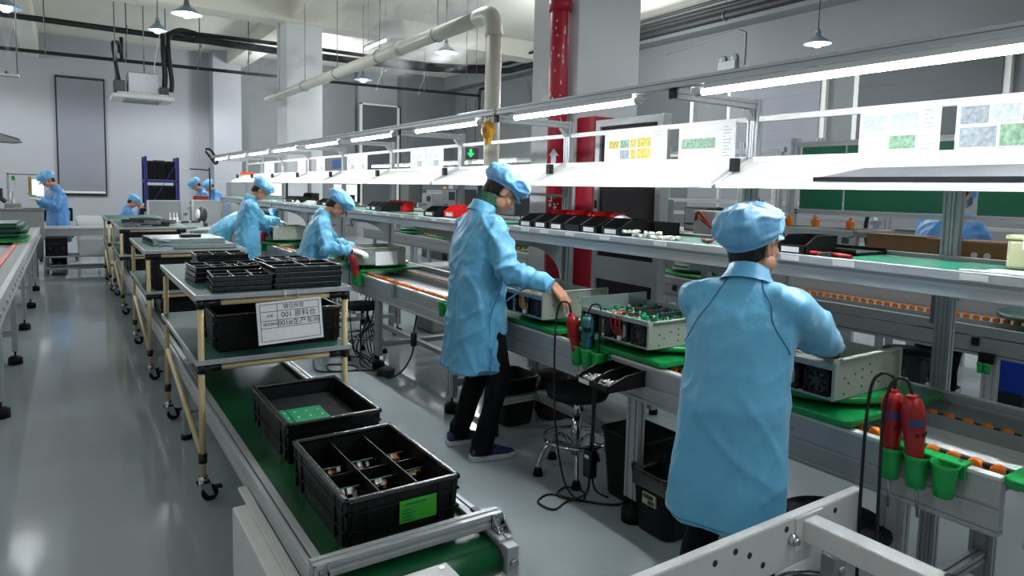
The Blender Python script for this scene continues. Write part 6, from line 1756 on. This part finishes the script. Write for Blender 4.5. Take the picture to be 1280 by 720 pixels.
    coat_o = P(t, 'coat', cm, coat)
    # collar stand round the neck
    col_r = []
    base = P0 + u * .515 * s
    nd2 = (u * .7 + nd * .3).normalized()
    la2 = lat; fv2 = la2.cross(nd2).normalized()
    for dz, a_, b_ in ((.0, .105, .092), (.035, .082, .076), (.062, .074, .072), (.064, .068, .066), (.02, .066, .064)):
        col_r.append([base + nd2 * (dz + .01 * (-math.cos(2 * PI * k / 32))) * s + fv2 * b_ * s * math.cos(2 * PI * k / 32) + la2 * a_ * s * math.sin(2 * PI * k / 32) for k in range(32)])
    P(coat_o, 'collar', MB().loft(col_r, False), coat)
    if collar_knit:
        kr = []
        base2 = base + nd2 * .03 * s
        for dz, rr in ((.0, .070), (.03, .071), (.07, .069), (.095, .066), (.10, .06), (.06, .056)):
            kr.append([base2 + (nd2 * .6 + nd * .4).normalized() * dz * s + fv2 * (rr + .0022 * math.cos(40 * k / 120 * 2 * PI)) * s * math.cos(2 * PI * k / 120) + la2 * (rr + .0022 * math.cos(40 * k / 120 * 2 * PI)) * s * math.sin(2 * PI * k / 120) for k in range(120)])
        P(t, 'knit_collar', MB().loft(kr, False), 'knit')
    bv = BVHTree.FromPolygons([v.co[:] for v in cm.vertices], [p_.vertices[:] for p_ in cm.polygons])
    def drape(pts, r):
        out = []
        for p_ in smooth_path(pts, 8):
            q, nn, _, _ = bv.find_nearest(p_); out.append(q + nn * r * .3)
        for _ in range(6): out = [out[0]] + [(out[i - 1] + out[i] * 2 + out[i + 1]) / 4 for i in range(1, len(out) - 1)] + [out[-1]]
        return MB().tube(out, r, 6)
    if seam:
        for sd in (-1, 1):
            a0 = P0 + u * .525 * s + lat * sd * .06 * s - fw * .05 * s
            P(coat_o, 'seam', drape([a0, P0 + u * .45 * s + lat * sd * .115 * s - fw * .13, P0 + u * .34 * s + lat * sd * .165 * s - fw * .12, P0 + u * .27 * s + lat * sd * .2 * s - fw * .06], .0022), 'seam')
        P(coat_o, 'hem_stitch', drape([Vector((-.2, sd_ * .2, hem + .02)) for sd_ in (-1, -.5, 0, .5, 1)], .0016), 'seam')
    if pocket:
        zc = hipz + .03
        P(coat_o, 'pocket_flap', drape([Vector((.02, -.3, zc)), Vector((.08, -.3, zc + .005)), Vector((.14, -.25, zc))], .005), coat)
        P(coat_o, 'side_seam', drape([Vector((.0, -.3, hem + .05)), Vector((.0, -.3, zc)), P0 + u * .25 * s - lat * .28], .0022), 'seam')
    # --- trousers and shoes
    if legs:
        tr = MB()
        tr.capsule(P0 + Vector((0, .05, -.05)), P0 + Vector((0, -.05, -.05)), .125 * s, .125 * s)
        for k in (0, 1):
            hip, kn, an = hips[k]
            tr.capsule(hip, kn, .098 * s, .072 * s); tr.capsule(kn, an + Vector((0, 0, .0)), .070 * s, .060 * s)
            tr.cyl(an + Vector((0, 0, .05)), an + Vector((-.005, 0, -.045)), .062 * s, .066 * s)
        tm = remesh(tr, max(voxel, .009), 4)
        fold_coat(tm, {'arms': [], 'hem': .05, 'shoulder_z': hipz}, .007, seed + 3)
        P(t, 'trousers', tm, 'trouser')
        for k in (0, 1):
            an = hips[k][2]; fy = foot_yaw[k]
            X = Matrix.Translation((an.x, an.y, 0)) @ Matrix.Rotation(fy, 4, 'Z') @ Matrix.Scale(s, 4)
            def shoe_ring(x, w, z0, z1):
                return [X @ Vector((x, w * math.sin(2 * PI * j / 20), z0 + (z1 - z0) * (.5 - .5 * math.cos(2 * PI * j / 20)) if False else (z0 + z1) / 2 + (z1 - z0) / 2 * math.cos(2 * PI * j / 20))) for j in range(20)]
            up_ = MB().loft([shoe_ring(-.075, .018, .03, .06), shoe_ring(-.07, .032, .022, .085), shoe_ring(-.04, .038, .02, .105), shoe_ring(.0, .040, .02, .108), shoe_ring(.05, .042, .02, .09), shoe_ring(.10, .046, .02, .066), shoe_ring(.15, .042, .02, .052), shoe_ring(.185, .026, .02, .042), shoe_ring(.196, .008, .022, .034)])
            sh = P(t, 'shoe', up_, shoe[0])
            P(sh, 'sole', MB().prism([tuple((X @ Vector((x, y, 0)))[:2]) for x, y in ((-.082, -.02), (-.07, -.036), (0, -.042), (.1, -.05), (.16, -.044), (.195, -.024), (.203, 0), (.195, .024), (.16, .044), (.1, .05), (0, .042), (-.07, .036), (-.082, .02))], 'z', .001, .03), shoe[1], .006)
            P(sh, 'laces', MB().xf(X).tube([X @ Vector((.05, -.022, .088)), X @ Vector((.06, .022, .086))], .004, 6).tube([X @ Vector((.07, -.022, .08)), X @ Vector((.085, .022, .074))], .004, 6).tube([X @ Vector((.09, -.02, .072)), X @ Vector((.1, .02, .069))], .004, 6), shoe[0])
    return t
person('person in a pale blue coat seen from behind, leaning over the nearest chassis', (1.755, 1.35), math.radians(24), 1.475, 14, 0, 26, -4, -30, (2.22, 1.30, 1.0), (2.2, 1.75, .96), (0, -.5, -.8), (-.2, 1, -.3), .49, .93, ((.02, .12), (-.06, -.09)), (.1, -.1), 'coat_blue', False, .0075, .005, seed=1, seam=True, cap_shape=(.99, .95, 1.02), cap_back=.05, brim=.6, sleeve=1.12, hdirR=(1, .2, -.5), neck=.135, rim=.036, folds=.62, arm_r=.8, shoe=('shoe_sole', 'label_white'))
person('person in a pale blue coat and green knit collar bending the head over a chassis', (1.94, 3.28), math.radians(-6), 1.64, 3, 0, 46, 42, -8, (2.165, 2.845, 1.015), (2.22, 3.36, 1.0), (-.1, -.35, -1), (-.2, .6, -1), .50, 1.0, ((-.03, .14), (-.0, -.13)), (.0, -.08), 'coat_blue', False, .0085, .0045, True, 2, (.5, -.42, -.76), None, (.3, -.8, .5), curl=.42, brim=.55, folds=1.35, pocket=True, cap_shape=(1.02, 1.02, .95), cap_back=.0, sleeve=1.02)
person('person in a blue coat with white gloves behind the nearest cart, visor pointing down', (1.84, 6.02), math.radians(-14), 1.49, 12, 0, 54, 46, -5, (2.06, 5.60, .965), (2.16, 5.85, .96), (-.6, -.3, -1), (-.2, .6, -1), .45, 1.0, coat='coat_blue', gloves=True, voxel=.011, hv=.007, seed=3, folds=1.25, brim=.7, cap_shape=(1.05, 1.02, .95), cap_back=.01)
person('person in a blue coat with white gloves before the far chassis full of parts', (1.82, 8.56), math.radians(-8), 1.58, 5, 0, 48, 44, -6, (2.2, 8.60, 1.07), (2.18, 8.82, .93), (-.5, -.3, -1), (-.4, .5, -1), .45, 1.0, coat='coat_blue', gloves=True, voxel=.012, hv=.008, seed=4, folds=1.25, brim=.7, cap_shape=(1.02, 1.0, .95))
person('person in a teal-blue coat bent double behind the fourth closest worker', (1.72, 9.75), math.radians(0), 1.62, 66, 0, 95, 100, 0, (2.3, 9.6, .85), (2.3, 9.95, .85), (0, -.5, -1), (0, .5, -1), .5, 1.05, coat='coat_teal', voxel=.013, hv=.009, seed=5)
person('person in a bright blue coat by the far blind, looking at a green plate', (-.13, 14.1), math.radians(205), 1.63, 4, 0, 40, 36, 0, (-.42, 14.02, 1.20), (-.36, 13.75, 1.18), (-.5, -.4, -1), (-.5, .4, -1), .45, 1.0, coat='coat_bright', voxel=.014, hv=.009, seed=6, gloves=True)
one('green_plate', MB().box(-.09, -.06, 0, .05, .06, .012).xf(Matrix.Rotation(.45, 4, 'Y')), 'cup_green', 'small green plate held by the standing worker at the far blind', 'plate', (-.47, 13.86, 1.24))
person('person in a blue coat sitting before the black device at the far left', (.93, 15.9), math.radians(-8), 1.6, 14, 0, 40, 36, 0, (1.28, 15.75, .98), (1.28, 16.0, .98), (-.2, -.6, -1), (-.2, .6, -1), .36, 1.0, coat='coat_bright', voxel=.015, hv=.010, seed=7, sit=.50)
one('stool_block', MB().cyl((0, 0, 0), (0, 0, .03), .22, n=20).cyl((0, 0, .03), (0, 0, .36), .03, n=12).cyl((0, 0, .34), (0, 0, .40), .18, n=20), 'black_foam', 'black stool under the sitting distant worker', 'stool', (.93, 15.9, 0))
person('person in a blue coat, left one of the distant pair leaning by the bench lamp', (2.62, 16.2), math.radians(190), 1.62, 16, 0, 46, 42, 0, (2.3, 16.15, 1.1), (2.3, 15.95, 1.02), (0, -.6, -1), (0, .6, -1), .4, 1.0, coat='coat_bright', voxel=.015, hv=.010, seed=8)
person('person in a blue coat, right one of the distant pair, behind the partition panel', (3.05, 17.1), math.radians(195), 1.6, 18, 0, 46, 42, 0, (2.65, 16.95, 1.05), (2.65, 16.8, 1.02), (0, -.6, -1), (0, .6, -1), .4, 1.1, coat='coat_bright', voxel=.015, hv=.010, seed=9)
person('person in a blue coat beyond the cartons, seen between shelf and green boards', (5.75, 2.53), math.radians(0), 1.68, 10, 0, 40, 40, 0, (6.2, 2.35, 1.0), (6.2, 2.7, 1.0), (0, -.6, -1), (0, .6, -1), .78, 1.05, coat='coat_bright', voxel=.012, hv=.009, seed=10)
person('person with a white-blue cap far behind the collar of the bent worker', (6.1, 9.95), math.radians(-15), 1.64, 6, 0, 40, 40, 0, (6.4, 9.8, 1.0), (6.4, 10.1, 1.0), (0, -.6, -1), (0, .6, -1), .5, 1.0, coat='coat_bright', voxel=.015, hv=.010, seed=11)
# ------------------------------------------------------------------ humidifier mist
def mist_mat(name, dens, scale):
    m = bpy.data.materials.new(name); m.use_nodes = True
    nt = m.node_tree; nt.nodes.remove(nt.nodes['Principled BSDF'])
    v = nt.nodes.new('ShaderNodeVolumeScatter'); v.inputs['Color'].default_value = (.95, .96, .97, 1)
    tc = nt.nodes.new('ShaderNodeTexCoord')
    mp = nt.nodes.new('ShaderNodeMapping'); mp.inputs['Scale'].default_value = scale
    n = nt.nodes.new('ShaderNodeTexNoise'); n.inputs['Scale'].default_value = 1.5; n.inputs['Detail'].default_value = 5; n.inputs['Distortion'].default_value = .8
    g = nt.nodes.new('ShaderNodeTexGradient'); g.gradient_type = 'SPHERICAL'
    mr = nt.nodes.new('ShaderNodeMapRange'); mr.inputs['From Min'].default_value = .5; mr.inputs['From Max'].default_value = .66
    mu = nt.nodes.new('ShaderNodeMath'); mu.operation = 'MULTIPLY'
    m2 = nt.nodes.new('ShaderNodeMath'); m2.operation = 'MULTIPLY'; m2.inputs[1].default_value = dens
    L = nt.links.new
    L(tc.outputs['Object'], mp.inputs['Vector']); L(mp.outputs['Vector'], n.inputs['Vector']); L(tc.outputs['Object'], g.inputs['Vector'])
    L(n.outputs['Fac'], mr.inputs['Value']); L(mr.outputs['Result'], mu.inputs[0]); L(g.outputs['Fac'], mu.inputs[1])
    L(mu.outputs[0], m2.inputs[0]); L(m2.outputs[0], v.inputs['Density']); L(v.outputs[0], nt.nodes['Material Output'].inputs['Volume'])
    MATS[name] = m
mist_mat('mist', 4.5, (2.2, 1.2, 1.6))
mist_mat('mist_thin', 2.2, (2.0, 1.6, 1.4))
def mist(c, r, m, label, rot=(0, 0, 0)):
    o = one('mist', MB().ball((0, 0, 0), 1.0, 20, 12), m, label, 'mist', kind='stuff')
    o.location = c; o.scale = r; o.rotation_euler = rot
mist((4.75, 10.0, 4.1), (1.25, 2.4, .8), 'mist', 'wispy white mist drifting under the ceiling above the white overhead pipe')
mist((3.2, 12.2, 3.5), (1.0, 1.0, .8), 'mist_thin', 'thin white mist around the far end of the white overhead pipe')
mist((-.52, 10.2, 3.25), (.14, .14, .45), 'mist', 'small plume of mist rising at the top left corner')
t = T('humidifier_nozzle', 'ceiling humidifier nozzle under the plume of mist at the top left corner', 'humidifier', (-.55, 10.2, 2.75))
P(t, 'tray', MB().box(-.4, -.1, -.01, .12, .1, .015), 'white_metal', .004)
P(t, 'nozzle', MB().lathe([(.03, .015), (.025, .05), (.008, .07)], n=12), 'machine_grey')
P(t, 'rod', MB().cyl((-.3, 0, 0), (-.3, 0, 2.1), .008, n=6).cyl((.1, 0, 0), (.1, 0, 2.1), .008, n=6), 'alu_dark')
# ------------------------------------------------------------------ camera
cam = bpy.data.cameras.new('camera')
cam.sensor_width = 36; cam.sensor_fit = 'HORIZONTAL'
cam.lens = 840.0 / 1280 * 36
cam.shift_y = -(360 - 308.84) / 1280
cam.clip_end = 100
co = link(bpy.data.objects.new('camera', cam))
yaw, pit, rol = map(math.radians, (33.58638, 4.82672, 1.31679))
fwd = Vector((math.sin(yaw) * math.cos(pit), math.cos(yaw) * math.cos(pit), -math.sin(pit)))
right = Vector((math.cos(yaw), -math.sin(yaw), 0))
up = right.cross(fwd)
r2 = right * math.cos(rol) + up * math.sin(rol)
u2 = -right * math.sin(rol) + up * math.cos(rol)
mx = Matrix((r2, u2, -fwd)).transposed().to_4x4()
mx.translation = (0, 0, 1.52)
co.matrix_world = mx
SC.camera = co

# ------------------------------------------------------------------ light
wd = bpy.data.worlds.new('world'); SC.world = wd
wd.use_nodes = True
bg = wd.node_tree.nodes['Background']
bg.inputs['Color'].default_value = (.88, .95, 1.0, 1)
bg.inputs['Strength'].default_value = WORLD
for x, y, z, p in POINTS:
    l = bpy.data.lights.new('pendant_or_fill', 'POINT'); l.energy = p * 5; l.color = (.93, .97, 1); l.shadow_soft_size = .2
    o = link(bpy.data.objects.new('pendant_or_fill', l)); o.location = (x, y, z)
# added fill lamps without bodies, tuned to lift floor, walls, column and ceiling
for x, y, p in FILL_LAMPS:
    bare = (x, y) in FILL_OMNI
    l = bpy.data.lights.new('pendant_or_fill', 'POINT' if bare else 'SPOT'); l.energy = p; l.color = (.93, .97, 1); l.shadow_soft_size = .3; 
    if not bare: l.spot_size = 3.0; l.spot_blend = .35
    o = link(bpy.data.objects.new('pendant_or_fill', l)); o.location = (x, y, 3.9)
vs = SC.view_settings
vs.view_transform = 'Standard'; vs.look = 'None'; vs.gamma = 1; vs.use_curve_mapping = False
vs.exposure = EXPO
SC.cycles.max_bounces = 6
SC.cycles.diffuse_bounces = 3
SC.cycles.glossy_bounces = 3
SC.cycles.transparent_max_bounces = 6
SC.cycles.volume_bounces = 0
SC.cycles.sample_clamp_indirect = 4
SC.cycles.use_denoising = True
